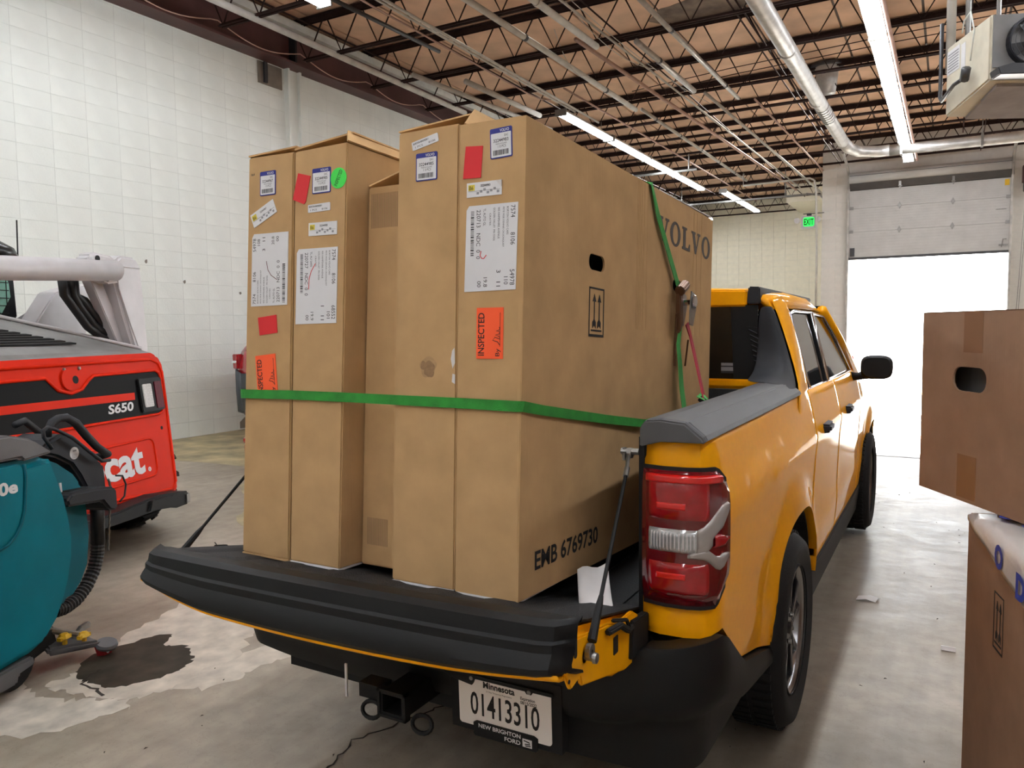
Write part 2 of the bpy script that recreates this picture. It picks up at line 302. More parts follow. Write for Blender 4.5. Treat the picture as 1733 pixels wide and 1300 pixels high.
# painted steel column set in the wall, and the bracket pocket above it
col_ = struct('trim_1', MB().box(XW, XW+.10, 7.66, 7.70, 0, 5.8).box(XW, XW+.10, 7.92, 7.96, 0, 5.8).box(XW, XW+.04, 7.68, 7.94, 0, 5.8), M['wall'])
tag(col_, 'white painted steel column set in the block wall', 'column')
struct('wall_back', MB().box(XW-.3, XR+.3, YB-.3, YB, 0, ZC), M['pier'])
struct('wall_right', MB().box(XR, XR+.3, YB-.3, YD, 0, ZC), M['sidewall'])
wf = struct('wall_far', MB().box(XW-.3, -1.5, YF+.02, YF+.3, 0, ZC), M['mortar'])
block_wall(wf, M['cream'], 'y', YF, -8.1, -1.94, 5.95, .44, .222, -1, lambda a, z: 0)
obj('wall_panel', MB().box(XW, -1.5, YF, YF+.02, 5.95, ZC), M['cream'], wf)
struct('wall_inner', MB().box(-1.6, -1.3, YD+.301, YF+.3, 0, ZC), M['cream'])
# front wall with the overhead door opening x -1.03 .. 2.66, z 0 .. 5.3
DX0, DX1, DZ = -1.03, 2.67, 5.25
wd = struct('wall_front', MB().box(-1.74, DX0-.0, YD+.004, YD+.3, 0, ZC).box(DX1, XR, YD+.004, YD+.3, 0, ZC).box(DX0, DX1, YD+.03, YD+.3, DZ, ZC), M['mortar'])
block_wall(wd, M['pier'], 'y', YD+.0, -1.76, -1.03, 6.4, .365, .222, -1, lambda a, z: 1 if z > .9 else 0, th=.035)
block_wall(wd, M['pier'], 'y', YD+.0, 2.67, 6.19, 6.4, .44, .222, -1, lambda a, z: 1 if (a < 3.2 and z > 1) else 0, th=.035)
obj('wall_panel', MB().box(DX0, DX1, YD, YD+.03, DZ, ZC), M['pier'], wd)
# ---- overhead door, half raised
dr = struct('door_1', MB().box(DX0-.05, DX0, YD-.04, YD+.05, 0, DZ), M['galv'])
dr['label'] = 'half raised grey sectional overhead door at the far end'; dr['category'] = 'door'
zs = [3.34, 4.03, 4.66, 5.14, 5.62]
for i in range(3):
    mb = MB().box(DX0-.02, DX1+.02, YD-.12, YD-.07, zs[i]+.002, zs[i+1]-.002)
    for k in range(1, 9): # shallow ribs
        z = lerp(zs[i], zs[i+1], k/9); mb.box(DX0, DX1, YD-.1225, YD-.1195, z-.004, z+.004)
    obj('panel', mb, M['door'], dr, bev=.004, seg=1)
obj('light_leak_backing', MB().box(DX0, DX1, YD-.068, YD-.06, 3.345, 5.3), M['dgrey'], dr)  # added backing sheet, blocks sun leaking between the panels
obj('bottom_seal', MB().box(DX0-.02, DX1+.02, YD-.13, YD-.06, 3.28, 3.345), M['dgrey'], dr)
obj('panel', MB().hexa([(DX0, YD-.13, 5.15), (DX1, YD-.13, 5.15), (DX1, YD-.07, 5.15), (DX0, YD-.07, 5.15)], [(DX0, YD-.42, 5.5), (DX1, YD-.42, 5.5), (DX1, YD-.36, 5.5), (DX0, YD-.36, 5.5)]), M['dgrey'], dr, label='top panel bending back along the curved track')
cv = MB(); cv.grid([[V((x, YD-.22-.2*cos(a), 5.46+.15*sin(a))) for a in [radians(-80+k*26) for k in range(9)]] for x in (DX0, DX1)]); obj('spring_cover', cv, M['door'], dr, smooth=True, solid=.01, label='rounded grey cover over the spring shaft')
for i, z in enumerate((zs[1], zs[2])):
    for x in (DX0+1.22, DX0+2.45):
        obj('hinge', MB().prism([(0, -.09), (.05, 0), (0, .1), (-.05, 0)], Fr((x, YD-.125, z), (1, 0, 0), (0, 0, 1), (0, -1, 0)), 0, .02), M['steel'], dr)
    for x in (DX0+.03, DX1-.05):
        obj('hinge', MB().box(x-.04, x+.06, YD-.15, YD-.12, z-.03, z+.05), M['steel'], dr)
for x in (DX0+1.22, DX0+2.45): obj('hinge', MB().box(x-.03, x+.03, YD-.24, YD-.18, 5.16, 5.42).prism([(-.05, 0), (.05, 0), (0, -.1)], Fr((x, YD-.14, 5.18), (1, 0, 0), (0, 0, 1), (0, -1, 0)), 0, .03), M['steel'], dr)
for x in (DX0-.03, DX1+.03):
    obj('track', MB().box(x-.03, x+.02, YD-.16, YD-.04, 0, 5.2).tube([(x, YD-.1, 5.2), (x, YD-.16, 5.5), (x, YD-.5, 5.72), (x, YD-1.6, 5.9)], .035, 6), M['galv'], dr)
obj('handle_plate', MB().box(DX0+.02, DX0+.14, YD-.135, YD-.118, 3.37, 3.6), M['dgrey'], dr, label='grey plate near lower left corner of the door')
obj('handle', MB().box(DX1-.22, DX1-.02, YD-.14, YD-.12, 3.45, 3.5).tube([(DX1-.16, YD-.15, 3.42), (DX1-.13, YD-.17, 3.62), (DX1-.06, YD-.15, 3.62)], .012, 6).box(DX1-.3, DX1-.08, YD-.14, YD-.12, 4.36, 4.38), M['steel'], dr)
obj('sticker', MB().box(DX1-.13, DX1-.03, YD-.126, YD-.12, 4.95, 5.1), M['yknob'], dr, label='small yellow sticker near the top right corner')
op = thing('door_opener', (3.05, YD-.2, 4.85), 'dark red door opener motor on the wall right of the overhead door', 'motor')
obj('motor_body', MB().box(2.9, 3.25, YD-.35, YD-.02, 4.95, 5.4), M['beam'], op, bev=.03); obj('gearbox', MB().box(2.93, 3.1, YD-.3, YD-.02, 4.75, 4.95), M['dgrey'], op, bev=.02)
obj('pull_chain', MB().tube([(2.98, YD-.15, 4.75), (2.93, YD-.12, 3.2), (2.86, YD-.1, 1.6), (2.9, YD-.12, 1.5), (2.97, YD-.14, 3.2), (3.02, YD-.15, 4.75)], .008, 5), M['steel'], op)
# ---- beam along the left wall
bm_ = struct('trim_2', MB().box(XW-.0, XW+.32, YB, YF, 5.80, 5.835).box(XW+.15, XW+.17, YB, YF, 5.835, 6.28).box(XW, XW+.32, YB, YF, 6.28, 6.31), M['beam'])
tag(bm_, 'oxide red steel beam running along the top of the left wall', 'beam')
obj('stiffener', MB().box(XW+.17, XW+.31, 7.62, 7.66, 5.835, 6.28), M['dark'], bm_)
obj('ledger', MB().box(XW+.3, XW+.42, YB, YF, 6.3, 6.42), M['mortar'], bm_, label='whitewashed timber ledger above the red beam')
pocket = thing('beam_bracket', (XW+.05, 7.4, 5.4), 'torn dark bracket pocket under the beam beside the white column', 'bracket')
obj('pocket', MB().box(XW+.001, XW+.02, 7.1, 7.6, 5.44, 5.78), M['dkst'], pocket); obj('bracket_plate', MB().box(XW+.02, XW+.06, 7.2, 7.26, 5.46, 5.78), M['dgrey'], pocket)
cb = obj('wall_cable', MB().tube([(XW+.36, y, 5.98-.16*abs(sin(pi*(y-6.03)/1.66))) for y in [2.7+.1245*k for k in range(90)]], .009, 5), M['pink']); tag(cb, 'thin pale cable sagging between joist ends along the red beam', 'cable')
# ---- open web joists
ORD = ['first', 'second', 'third', 'fourth', 'fifth', 'sixth', 'seventh', 'eighth', 'ninth', 'tenth', 'eleventh', 'twelfth', 'thirteenth', 'fourteenth', 'fifteenth', 'sixteenth']
def make_joist(y, label):
    t = thing('roof_joist', (-1, y, 5.84), label, 'joist', 'open web roof joists')
    x0, x1 = XW+.2, XR
    mb = MB()
    for s in (-1, 1): mb.box(x0+.25, x1, y+s*.035-.02, y+s*.035+.02, 5.842, 5.85).box(x0+.25, x1, y+s*.022-.004, y+s*.022+.004, 5.85, 5.885)
    obj('bottom_chord', mb, M['joist'], t)
    mb = MB()
    for s in (-1, 1): mb.box(x0, x1, y+s*.045-.025, y+s*.045+.025, 6.482, 6.5).box(x0, x1, y+s*.03-.006, y+s*.03+.006, 6.41, 6.5)
    obj('top_chord', mb, M['joist'], t)
    pts = []; x = x0+.3; k = 0
    pts.append((x0+.02, y, 6.43))
    while x < x1:
        pts += [(x, y, 5.862), (x+.36, y, 6.45)]; x += .46+.26
        pts.append((x-.3, y, 6.45)); 
    obj('web', MB().tube(pts, .0135, 5), M['joist'], t)
    return t
jt = None
vis_j = [y for y in JY if y > 4]
for k, y in enumerate(JY):
    if y < -3: continue
    if y > 4:
        lab = 'brown open web steel roof joist, %s row counting from the one at top left' % ORD[min(vis_j.index(y), 15)]
    else: lab = 'brown open web steel roof joist behind the photographer, %s row back' % ORD[[q for q in JY if q < 4][::-1].index(y)]
    if jt is None: jt = make_joist(y, lab); first_y = y
    else:
        c = jt.copy(); COL.objects.link(c); c.location = (-1, y, 5.84); c['label'] = lab; WL[c.name] = V((-1, y, 5.84))
        for ch in jt.children:
            d = ch.copy(); COL.objects.link(d); d.parent = c
# truss parallel to the wall just inside the door
# ---- ceiling lights
def fixture(x, y, z, label, n=2, first=[None]):
    if first[0] is None:
        t = thing('ceiling_light', (0, 0, 0), label, 'ceiling light', 'fluorescent strip lights')
        obj('housing', MB().hexa([(-.12, -1.2, .03), (.12, -1.2, .03), (.12, 1.2, .03), (-.12, 1.2, .03)], [(-.07, -1.2, .1), (.07, -1.2, .1), (.07, 1.2, .1), (-.07, 1.2, .1)]), M['housing'], t)
        for s in (-1, 1): obj('tube', MB().tube([(s*.055, -1.17, -.0), (s*.055, 1.17, -.0)], .022, 8), M['tube'], t)
        for s in (-1, 1): obj('end_cap', MB().box(-.12, .12, s*1.19-.015, s*1.19+.015, -.03, .1), M['steel'], t)
        obj('hanger', MB().tube([(0, .8, .1), (0, .8, .3)], .006, 4), M['steel'], t)
        first[0] = t
    else:
        t = first[0].copy(); COL.objects.link(t); t['label'] = label
        for ch in first[0].children:
            d = ch.copy(); COL.objects.link(d); d.parent = t
    t.location = (x, y, z); WL[t.name] = V((x, y, z)); return t
n = 0
y = 19.1; k = 0
while y > -8:
    fixture(.42, y, 5.6, 'fluorescent strip light in the row leading to the overhead door, %s from the door' % ORD[k], 2); y -= 2.42; k += 1
for k, y in enumerate((20.4, 17.98, 15.56, 13.1)):
    fixture(-5.2, y, 5.62, 'fluorescent strip light above the cartons, %s from the far end of its row' % ORD[k])
for k, y in enumerate((4.6, 2.1, -.4, -2.9, -5.4)):
    fixture(-5.55, y, 5.62, 'fluorescent strip light of the row at the top left edge, %s from its far end' % ORD[k])
for k, y in enumerate((26.6, 24.1, 21.6)): fixture(-6.6, y, 5.55, 'unseen strip light added to brighten the far bay beside the left wall, %s from the cream wall' % ORD[k])  # added out of view to brighten the cream wall
for k, y in enumerate((26.0, 23.6)):
    fixture(-4.75, y, 5.62, 'short far fluorescent strip light in front of the cream wall, %s from the wall' % ORD[k])
for k, y in enumerate((19.0, 16.5, 14.0, 11.5, 9.0, 6.5, 4.0, 1.5, -1.0, -3.5, -6)): fixture(4.4, y, 5.6, 'unseen fluorescent strip light beyond the right edge, %s from the row end' % ORD[k])  # unseen row lighting the carton side, far end lengthened to brighten pier and door
for k, y in enumerate((2.0, -2.5, -7)): fixture(-2.4, y, 5.62, 'added unseen fluorescent strip light over the middle behind the photographer, %s one back' % ORD[k])  # unseen extra row, added to brighten the backs of the cartons
# ---- pipes and conduits along the roof
def run(name, pts, r, m_, label, cat='pipe', seg=8, ring=0):
    t = thing(name, pts[0], label, cat, 'pipes and conduits under the roof')
    obj('pipe_run', MB().tube(pts, r, seg), m_, t, smooth=True)
    if ring:
        mb = MB(); a, b = V(pts[0]), V(pts[1]); L_ = (b-a).length; d = (b-a).normalized(); k = ring*.5
        while k < L_: mb.tube([a+d*(k-.03), a+d*(k+.03)], r*1.18, seg); k += ring
        obj('coupling', mb, M['dgrey'] if r < .05 else m_, t)
    return t
run('sprinkler_pipe', [(-4.2, 4, 5.8), (-4.08, 13.0, 5.8)], .045, M['pipe'], 'white sprinkler pipe crossing above the cartons, left of two', ring=3)
run('sprinkler_pipe', [(-3.5, 3, 5.8), (-3.38, 9.4, 5.8)], .05, M['pipe'], 'thick white pipe above the tallest carton, right of two', ring=3)
run('sprinkler_pipe', [(-4.0, 13.1, 5.82), (-3.95, 22, 5.82)], .035, M['pipe'], 'white pipe with couplings leading towards the cream wall', ring=1.66)
run('conduit', [(-5.12, 3, 5.83), (-5.09, 13.5, 5.8)], .022, M['pipe'], 'pale conduit beside the white pipes, uppermost of the bundle')
run('conduit', [(-5.2, 3, 5.83), (-5.17, 12.5, 5.8)], .018, M['pipe'], 'pale conduit of the bundle, second one down')
run('conduit', [(-5.34, 3, 5.83), (-5.4, 11.0, 5.8), (-5.35, 11.4, 5.8), (-5.2, 11.5, 5.8)], .014, M['pink'], 'thin conduit with a hooked end beside the long lit strip')
run('conduit', [(-5.7, 5.8, 5.83), (-5.6, 8.4, 5.83)], .03, M['dgrey'], 'short grey conduit just beyond the lit strip at the top edge')
run('sprinkler_pipe', [(-7.0, 4.5, 5.83), (-7.12, 11.5, 5.83)], .05, M['pipe'], 'long white pipe near the red beam')
run('sprinkler_pipe', [(-6.55, 9.0, 5.8), (-6.2, 13.5, 5.8)], .045, M['pipe'], 'open ended white pipe behind the flap of the tall carton')
run('sprinkler_pipe', [(-5.95, 9.7, 5.78), (-5.8, 12.2, 5.75)], .05, M['pipe'], 'open ended white tube leading to the long lit strip')
run('conduit', [(-3.55, 9.0, 5.82), (-2.95, 24.5, 5.82)], .032, M['pink'], 'long pale conduit sloping to the far wall')
run('sprinkler_pipe', [(-2.2, 7.8, 5.78), (-2.14, 13.2, 5.78)], .035, M['galv'], 'bright steel pipe ending in a dark cap', ring=3)
run('sprinkler_pipe', [(-2.78, 9.5, 5.8), (-2.74, 12.4, 5.8)], .045, M['galv'], 'short steel pipe with a dark cap left of the stained board', ring=2)
run('conduit', [(.56, 5, 5.66), (.6, 20.6, 5.66)], .035, M['pink'], 'pink copper pipe beside the row of lights towards the door')
run('conduit', [(-1.9, 13.5, 5.8), (-1.7, 24, 5.8)], .02, M['pink'], 'thin conduit beyond the round drain')
run('conduit', [(-2.6, 12.6, 5.8), (-2.3, 26, 5.8)], .03, M['pipe'], 'white conduit running on from the capped steel pipe')
run('conduit', [(-4.7, 11, 5.8), (-4.5, 26, 5.8)], .018, M['pink'], 'thin pale conduit just right of the long lit strip')
run('conduit', [(-3.2, 4, 5.8), (-2.75, 24, 5.8)], .018, M['pipe'], 'thin white conduit between the pipes over the cartons')
for k, x in enumerate((-7.6, -6.3, -1.5, 1.6, 3.0)):
    t = run('bridging_bar', [(x, -3, 6.4), (x, 29, 6.4)], .016, M['joist'], 'brown bridging bar tying the joist tops, %s from the left wall' % ORD[k], 'bar')
for k, x in enumerate((-3.0, -1.3, 2.0)):
    run('bridging_bar', [(x, -3, 5.9), (x, 29, 5.9)], .012, M['joist'], 'brown bridging bar tying the joist bottoms, %s from the left wall' % ORD[k], 'bar')
# thin wires strung across
def wire(pts, label, m_='pipe', r=.006):
    o = obj('hanging_wire', MB().tube(pts, r, 5), M[m_]); return tag(o, label, 'wire', 'loose wires under the roof')
def sag(a, b, s, n=14): return [V(a).lerp(V(b), i/n)-V((0, 0, s*4*(i/n)*(1-i/n))) for i in range(n+1)]
wire(sag((-3.2, 7.7, 6.0), (-2.6, 13.0, 5.7), .12), 'pale looping wire beside the bright steel pipe')
wire(sag((-3.3, 7.7, 6.1), (-3.0, 11.0, 5.85), .25), 'pale looping wire near the top edge above the tallest carton')
wire(sag((-3.0, 12.6, 5.9), (-2.6, 16.0, 5.75), .2), 'pale looping wire beyond the capped pipes')
wire([(-3.9, 12.3, 5.95), (-2, 12.1, 6.0), (.5, 12.0, 6.05), (5, 11.9, 6.1)], 'thin dark wire strung across, upper one', 'joist', .008)
wire([(-3.9, 12.5, 5.9), (-2, 12.3, 5.95), (.5, 12.2, 6.0), (5, 12.1, 6.05)], 'thin dark wire strung across, lower one', 'joist', .008)
wire(sag((-4.1, 9.4, 6.2), (-4.0, 10.6, 5.85), .3), 'tangled grey wire hanging by the thick white pipe')
# large roof drain pipe: down the roof, elbow, then across above the door
dp = thing('drain_pipe', (-.78, 12, 5.6), 'large pale drain pipe running back to an elbow then across above the door', 'pipe')
obj('pipe_run', MB().tube([(-.80, 3, 5.62), (-.76, 17.2, 5.6)], .125, 16), M['galv'], dp, smooth=True)
obj('elbow', MB().tube([(-.76, 17.2, 5.6), (-.72, 17.9, 5.6), (-.55, 18.35, 5.58), (-.15, 18.5, 5.56), (.1, 18.5, 5.56)], .13, 16), M['galv'], dp, smooth=True)
obj('pipe_run', MB().tube([(.1, 18.5, 5.56), (6.4, 18.5, 5.5)], .12, 16), M['galv'], dp, smooth=True)
for y in (4.5, 7.5, 10.5, 13.5): obj('coupling', MB().tube([(-.79, y-.05, 5.61), (-.79, y+.05, 5.61)], .136, 16), M['galv'], dp, smooth=True)
for k in range(7): obj('tape_wrap', MB().tube([(-.77, 13.9+.16*k, 5.6), (-.77, 13.96+.16*k, 5.6)], .131, 16), M['steel'], dp)
for x in (.35, 1.95): obj('hanger', MB().tube([(x, 18.5, 5.42), (x, 18.5, 6.4)], .012, 5).box(x-.025, x+.025, 18.37, 18.63, 5.42, 5.7), M['steel'], dp)
dn = thing('roof_drain', (-.95, 14.4, 6.1), 'round roof drain with a pale funnel beside the large drain pipe', 'drain')
obj('flange', MB().lathe([(0, 0), (.3, 0), (.3, .04), (0, .04)], (-.75, 14.4, 6.44), (0, 0, 1), 24), M['dgrey'], dn)
obj('funnel', MB().lathe([(.22, .5), (.2, .3), (.16, .0), (.0, 0)], (-.75, 14.4, 5.94), (0, 0, 1), 20), M['galv'], dn, smooth=True)
# cross pipes of the far bay, with the white loop by the exit sign
lp = obj('conduit_loop', MB().tube([(-3.8, 20.97, 5.88), (-3.8, 20.95, 5.5), (-2.0, 20.9, 5.52), (-1.88, 20.9, 5.45), (-1.85, 21.0, 5.2), (-1.85, 21.3, 3.6), (-1.85, 21.3, 2.0)], .028, 8), M['pipe'], smooth=True); tag(lp, 'white conduit bending down the corner of the pier beside the exit sign', 'conduit', 'pipes and conduits under the roof')
st_ = thing('strut_channel', (-5, 19, 5.4), 'horizontal steel strut hung below the end of the long lit strip', 'bracket'); obj('channel', MB().box(-6.9, -4.2, 17.63, 17.67, 5.42, 5.47), M['steel'], st_); obj('drop_rod', MB().tube([(-4.4, 17.65, 5.42), (-4.4, 17.65, 5.87)], .02, 5).tube([(-6.7, 17.65, 5.42), (-6.7, 17.65, 5.87)], .02, 5), M['steel'], st_)
st_ = thing('strut_channel', (-4, 23, 5.4), 'long steel strut below the short far strip light', 'bracket'); obj('channel', MB().box(-7.0, -2.4, 22.9, 22.94, 5.38, 5.43).tube([(-2.4, 22.9, 5.42), (-2.0, 22.9, 5.35), (-1.75, 22.9, 5.0), (-1.75, 22.9, 3)], .03, 6), M['steel'], st_); obj('drop_rod', MB().tube([(-3, 22.92, 5.42), (-3, 22.92, 6.2)], .015, 5).tube([(-6.2, 22.92, 5.42), (-6.2, 22.92, 6.2)], .015, 5), M['steel'], st_)
struct('trim_3', MB().box(XW+.05, XW+.9, 13.5, 29, 5.3, 5.75), M['wall'])['label'] = 'white painted bulkhead along the far left wall'
struct('trim_4', MB().box(-3.6, -1.6, 26.5, 29.5, 5.75, 6.35), M['cream'])['label'] = 'cream soffit above the far wall beside the pier'
# exit sign
ex = thing('exit_sign', (-2.07, 21.4, 4.2), 'lit green exit sign with two emergency lamp heads beside the pier', 'sign')
fe = Fr((-2.07, 21.25, 4.25), (1, 0, 0), (0, 0, 1), (0, -1, 0))
obj('sign_box', MB().prism(rect(-.2, -.05, .2, .3), fe, -.05, 0), M['lgrey'], ex, bev=.01)
obj('sign_panel', MB().prism(rrect(-.14, .01, .15, .26, .05), fe, .0, .006), M['exitg'], ex)
text('lettering', 'EXIT', fe, -.12, .05, .25, .17, M['wheelblk'] if 0 else M['joist'], ex, bold=.02, lift=.009)
for s in (-.3, .25): obj('lamp_head', MB().lathe([(0, 0), (.07, .0), (.08, .09), (.0, .1)], fe.p(s, .18, -.02), (0, -1, 0), 12), M['lgrey'], ex)
obj('mount_arm', MB().tube([fe.p(-.15, .36, -.03), fe.p(.4, .36, -.03)], .012, 5).box(-2.12, -2.0, 21.24, 21.3, 4.55, 4.62), M['dgrey'], ex)
# ---- unit heater
H = (0, 0, 0)
ht = thing('unit_heater', (2.1, 7.3, 3.5), 'beige gas unit heater hung from the roof at the right edge', 'heater')
hx0, hx1, hy0, hy1, hz0, hz1 = 1.32, 2.75, 6.55, 7.6, 3.55, 4.42
obj('cabinet', MB().hexa([(1.33, 6.9, 3.52), (1.33+.33, 6.15, 3.62), (3.0, 6.7, 3.58), (2.6, 7.6, 3.5)], [(1.33, 6.9, 4.17), (1.33+.33, 6.15, 4.17), (3.0, 6.7, 4.17), (2.6, 7.6, 4.17)]), M['heater'], ht, bev=.015)
fh = Fr((1.66, 6.15, 3.62), (.925, .38, 0), (0, 0, 1), (.38, -.925, 0)); fs_ = Fr((1.33, 6.9, 3.52), (.403, -.915, 0), (0, 0, 1), (-.915, -.403, 0))
obj('back_panel', MB().prism(rect(.02, .1, 1.2, .54), fh, .0, .012), M['mgrey'], ht, label='grey recessed panel behind the fan')
obj('fan_housing', MB().lathe([(.21, 0), (.21, .06), (.19, .06), (.19, 0)], fh.p(.33, .30, .01), fh.n, 28), M['fan'], ht)
fb = MB()
for k in range(4):
    a = k*pi/2+.4; fb.add([fh.p(.33+r_*cos(a+d), .30+r_*sin(a+d), w_) for r_, d, w_ in ((.04, -.5, .02), (.17, -.35, .015), (.18, .35, .05), (.04, .5, .04))], [(0, 1, 2, 3)])
obj('fan_blade', fb, M['dgrey'], ht, solid=.004)
obj('motor', MB().lathe([(0, .12), (.06, .11), (.07, .02), (0, .0)], fh.p(.33, .30, .01), fh.n, 16), M['steel'], ht, smooth=True)
gd = MB()
for r_ in (.07, .12, .16, .2): gd.tube([fh.p(.33+r_*cos(2*pi*k/20), .30+r_*sin(2*pi*k/20), .075) for k in range(20)], .003, 4, closed=True)
obj('fan_guard', gd, M['dgrey'], ht)
obj('burner_tray', MB().prism([(.02, .0), (1.1, -.02), (1.15, .04), (.12, .09), (.0, .06)], fh, .0, .16), M['dgrey'], ht, bev=.006)
obj('drip_pan', MB().hexa([(1.5, 6.95, 3.49), (1.72, 6.25, 3.58), (2.9, 6.75, 3.55), (2.5, 7.4, 3.47)], [(1.5, 6.95, 3.515), (1.72, 6.25, 3.62), (2.9, 6.75, 3.59), (2.5, 7.4, 3.5)]), M['pan'], ht)
obj('data_plate', MB().prism(rect(.02, .38, .27, .6), fs_, 0, .003), M['white'], ht); obj('data_plate', MB().prism(rect(.3, .32, .38, .58), fs_, 0, .003), M['white'], ht)
ln = MB()
for k in range(7): ln.prism(rect(.04, .40+.026*k, .25, .412+.026*k), fs_, .003, .0045)
obj('fine_print', ln, M['grp'], ht)
obj('gas_pipe', MB().tube([fs_.p(-.05, .9, .03), fs_.p(-.05, .2, .03), fs_.p(-.02, .16, .03), fs_.p(.3, .22, .06), fs_.p(.55, .22, .06)], .018, 8).tube([fs_.p(.5, .2, .06), fs_.p(.58, .28, .08)], .04, 8), M['dgrey'], ht, smooth=True)
obj('vent_flue', MB().tube([(1.36, 6.95, 3.95), (1.36, 6.95, 6.4)], .042, 10), M['pipe'], ht, smooth=True)
obj('mount_arm', MB().tube([(1.75, 7.0, 4.1), (1.75, 7.0, 6.0)], .02, 6).tube([(1.5, 6.9, 4.1), (1.5, 6.9, 5.8)], .025, 6).tube([(2.35, 6.8, 4.1), (2.35, 6.8, 6.0)], .02, 6), M['steel'], ht)
obj('cable', MB().tube([fs_.p(.3, .68, .0), fs_.p(.33, .78, .0), fs_.p(.5, .8, .02), fs_.p(.6, .6, .03), fs_.p(.56, .35, .04)], .007, 5), M['mortar'], ht, smooth=True)
# ---- floor marks
fl = Fr((0, 0, 0), (1, 0, 0), (0, 1, 0))
def fpoly(name, pts, m_, h, label, cat, sub=3, jit=.02, seed=1):
    rnd = random.Random(seed); out = []
    n_ = len(pts)
    for i in range(n_):
        p0, p1, p2, p3 = [V(pts[(i+d) % n_]) for d in (-1, 0, 1, 2)]
        for k in range(sub*2):
            t = k/(sub*2); q = .5*((2*p1)+(-p0+p2)*t+(2*p0-5*p1+4*p2-p3)*t*t+(-p0+3*p1-3*p2+p3)*t**3)
            out.append((q.x+rnd.uniform(-jit, jit), q.y+rnd.uniform(-jit, jit)))
    o = obj(name, MB().prism(out, fl, 0, h), m_); tag(o, label, cat, kind='structure'); return o
fpoly('trim_5', [(-1.50, .45), (-1.47, .28), (-1.52, .12), (-1.60, .05), (-1.75, .02), (-1.86, .0), (-1.98, .0), (-2.0, .2), (-2.2, .55), (-2.3, .9), (-2.45, 1.1), (-2.2, 1.25), (-1.9, 1.2), (-1.72, 1.05), (-1.62, .8), (-1.48, .62)], M['rimst'], .0008, 'pale dried mineral stain around the puddle by the scrubber', 'stain', seed=4)
fpoly('trim_6', [(-1.72, -.36), (-1.56, -.22), (-1.50, -.06), (-1.47, .04), (-1.56, .07), (-1.66, .02), (-1.80, -.06), (-1.98, -.08), (-2.12, -.03), (-2.25, -.12), (-2.3, -.3), (-2.0, -.42)], M['rim2'], .0012, 'pale tongue of dried stain at the lower left edge of the floor', 'stain', seed=9)
fpoly('trim_7', [(-1.80, .56), (-1.68, .50), (-1.62, .46), (-1.60, .36), (-1.62, .24), (-1.70, .12), (-1.80, .10), (-1.92, .10), (-2.02, .16), (-2.1, .3), (-2.05, .55), (-1.98, .62), (-1.9, .52)], M['water'], .0018, 'dark wet puddle below the squeegee of the scrubber', 'puddle', seed=2, jit=.012)
fpoly('trim_16', [(-1.30, .55), (-1.28, .40), (-1.36, .28), (-1.48, .24), (-1.55, .35), (-1.50, .55), (-1.42, .8), (-1.32, .9), (-1.26, .75)], M['rimst'], .0006, 'faint pale water line to the right of the puddle', 'stain', seed=12)
fpoly('trim_8', [(-4.4, 3.2), (-3.9, 3.0), (-3.4, 3.2), (-3.7, 3.8), (-4.2, 4.0), (-4.8, 3.7)], M['ylst'], .0008, 'yellowish worn floor paint patch beyond the loader tyre', 'stain', seed=5)
fpoly('trim_9', [(-8.1, 4.3), (-6.3, 4.2), (-4.6, 4.4), (-3.6, 5.0), (-3.3, 6.5), (-5, 9), (-8.1, 10.5)], M['ylst'], .0008, 'yellowed floor paint along the foot of the left wall', 'stain', seed=6)
fpoly('trim_10', [(-3.7, 2.55), (-3.35, 2.35), (-3.0, 2.6), (-3.3, 2.95), (-3.8, 2.95)], M['ylst'], .0016, 'small cream patch of floor paint in front of the tailgate cable', 'stain', seed=7)
def crack(pts, name, lab, w=.006):
    rnd = random.Random(len(pts)); P = []
    for a, b in zip(pts, pts[1:]):
        for k in range(6): P.append((lerp(a[0], b[0], k/6)+rnd.uniform(-.012, .012), lerp(a[1], b[1], k/6)+rnd.uniform(-.012, .012), .0012))
    P.append((pts[-1][0], pts[-1][1], .0012))
    o = obj(name, MB().ribbon(P, (0, 0, 1), [w*(.5+rnd.random()) for _ in P], .0012), M['crackm']); tag(o, lab, 'crack', kind='structure')
crack([(-.42, -.05), (-.45, .12), (-.49, .27), (-.40, .5), (-.33, .69), (-.2, .9)], 'trim_11', 'dark crack in the concrete running under the bumper')
crack([(-1.66, .06), (-1.85, .08), (-1.9, .12), (-1.92, .2)], 'trim_12', 'short dark crack below the squeegee', .01)
crack([(-6, 6.0), (-4.2, 4.2), (-3.3, 3.9), (-2.2, 3.9)], 'trim_13', 'floor joint crack behind the cartons', .03)
crack([(-3.2, 1.9), (-2.3, 1.35), (-1.7, 1.2)], 'trim_14', 'dark crack behind the puddle below the tailgate', .012)
struct('trim_15', MB().box(-8, 6.4, 8.0, 8.02, .0005, .002), M['crackm'])['label'] = 'saw cut joint across the floor in front of the truck'
deb = MB(); rnd = random.Random(5)
for k in range(240):
    x, y = rnd.uniform(-1.6, 3.4), rnd.uniform(-.6, 6); s = rnd.uniform(.003, .01); a = rnd.uniform(0, 3)
    deb.add([(x+s*cos(a), y+s*sin(a), .001), (x-s*.4*sin(a), y+s*.4*cos(a), .004), (x-s*cos(a), y-s*sin(a), .001)], [(0, 1, 2)])
o = obj('floor_grit', deb, M['crackm'], solid=.001); tag(o, 'specks of grit and lint scattered over the floor', 'grit', kind='stuff')
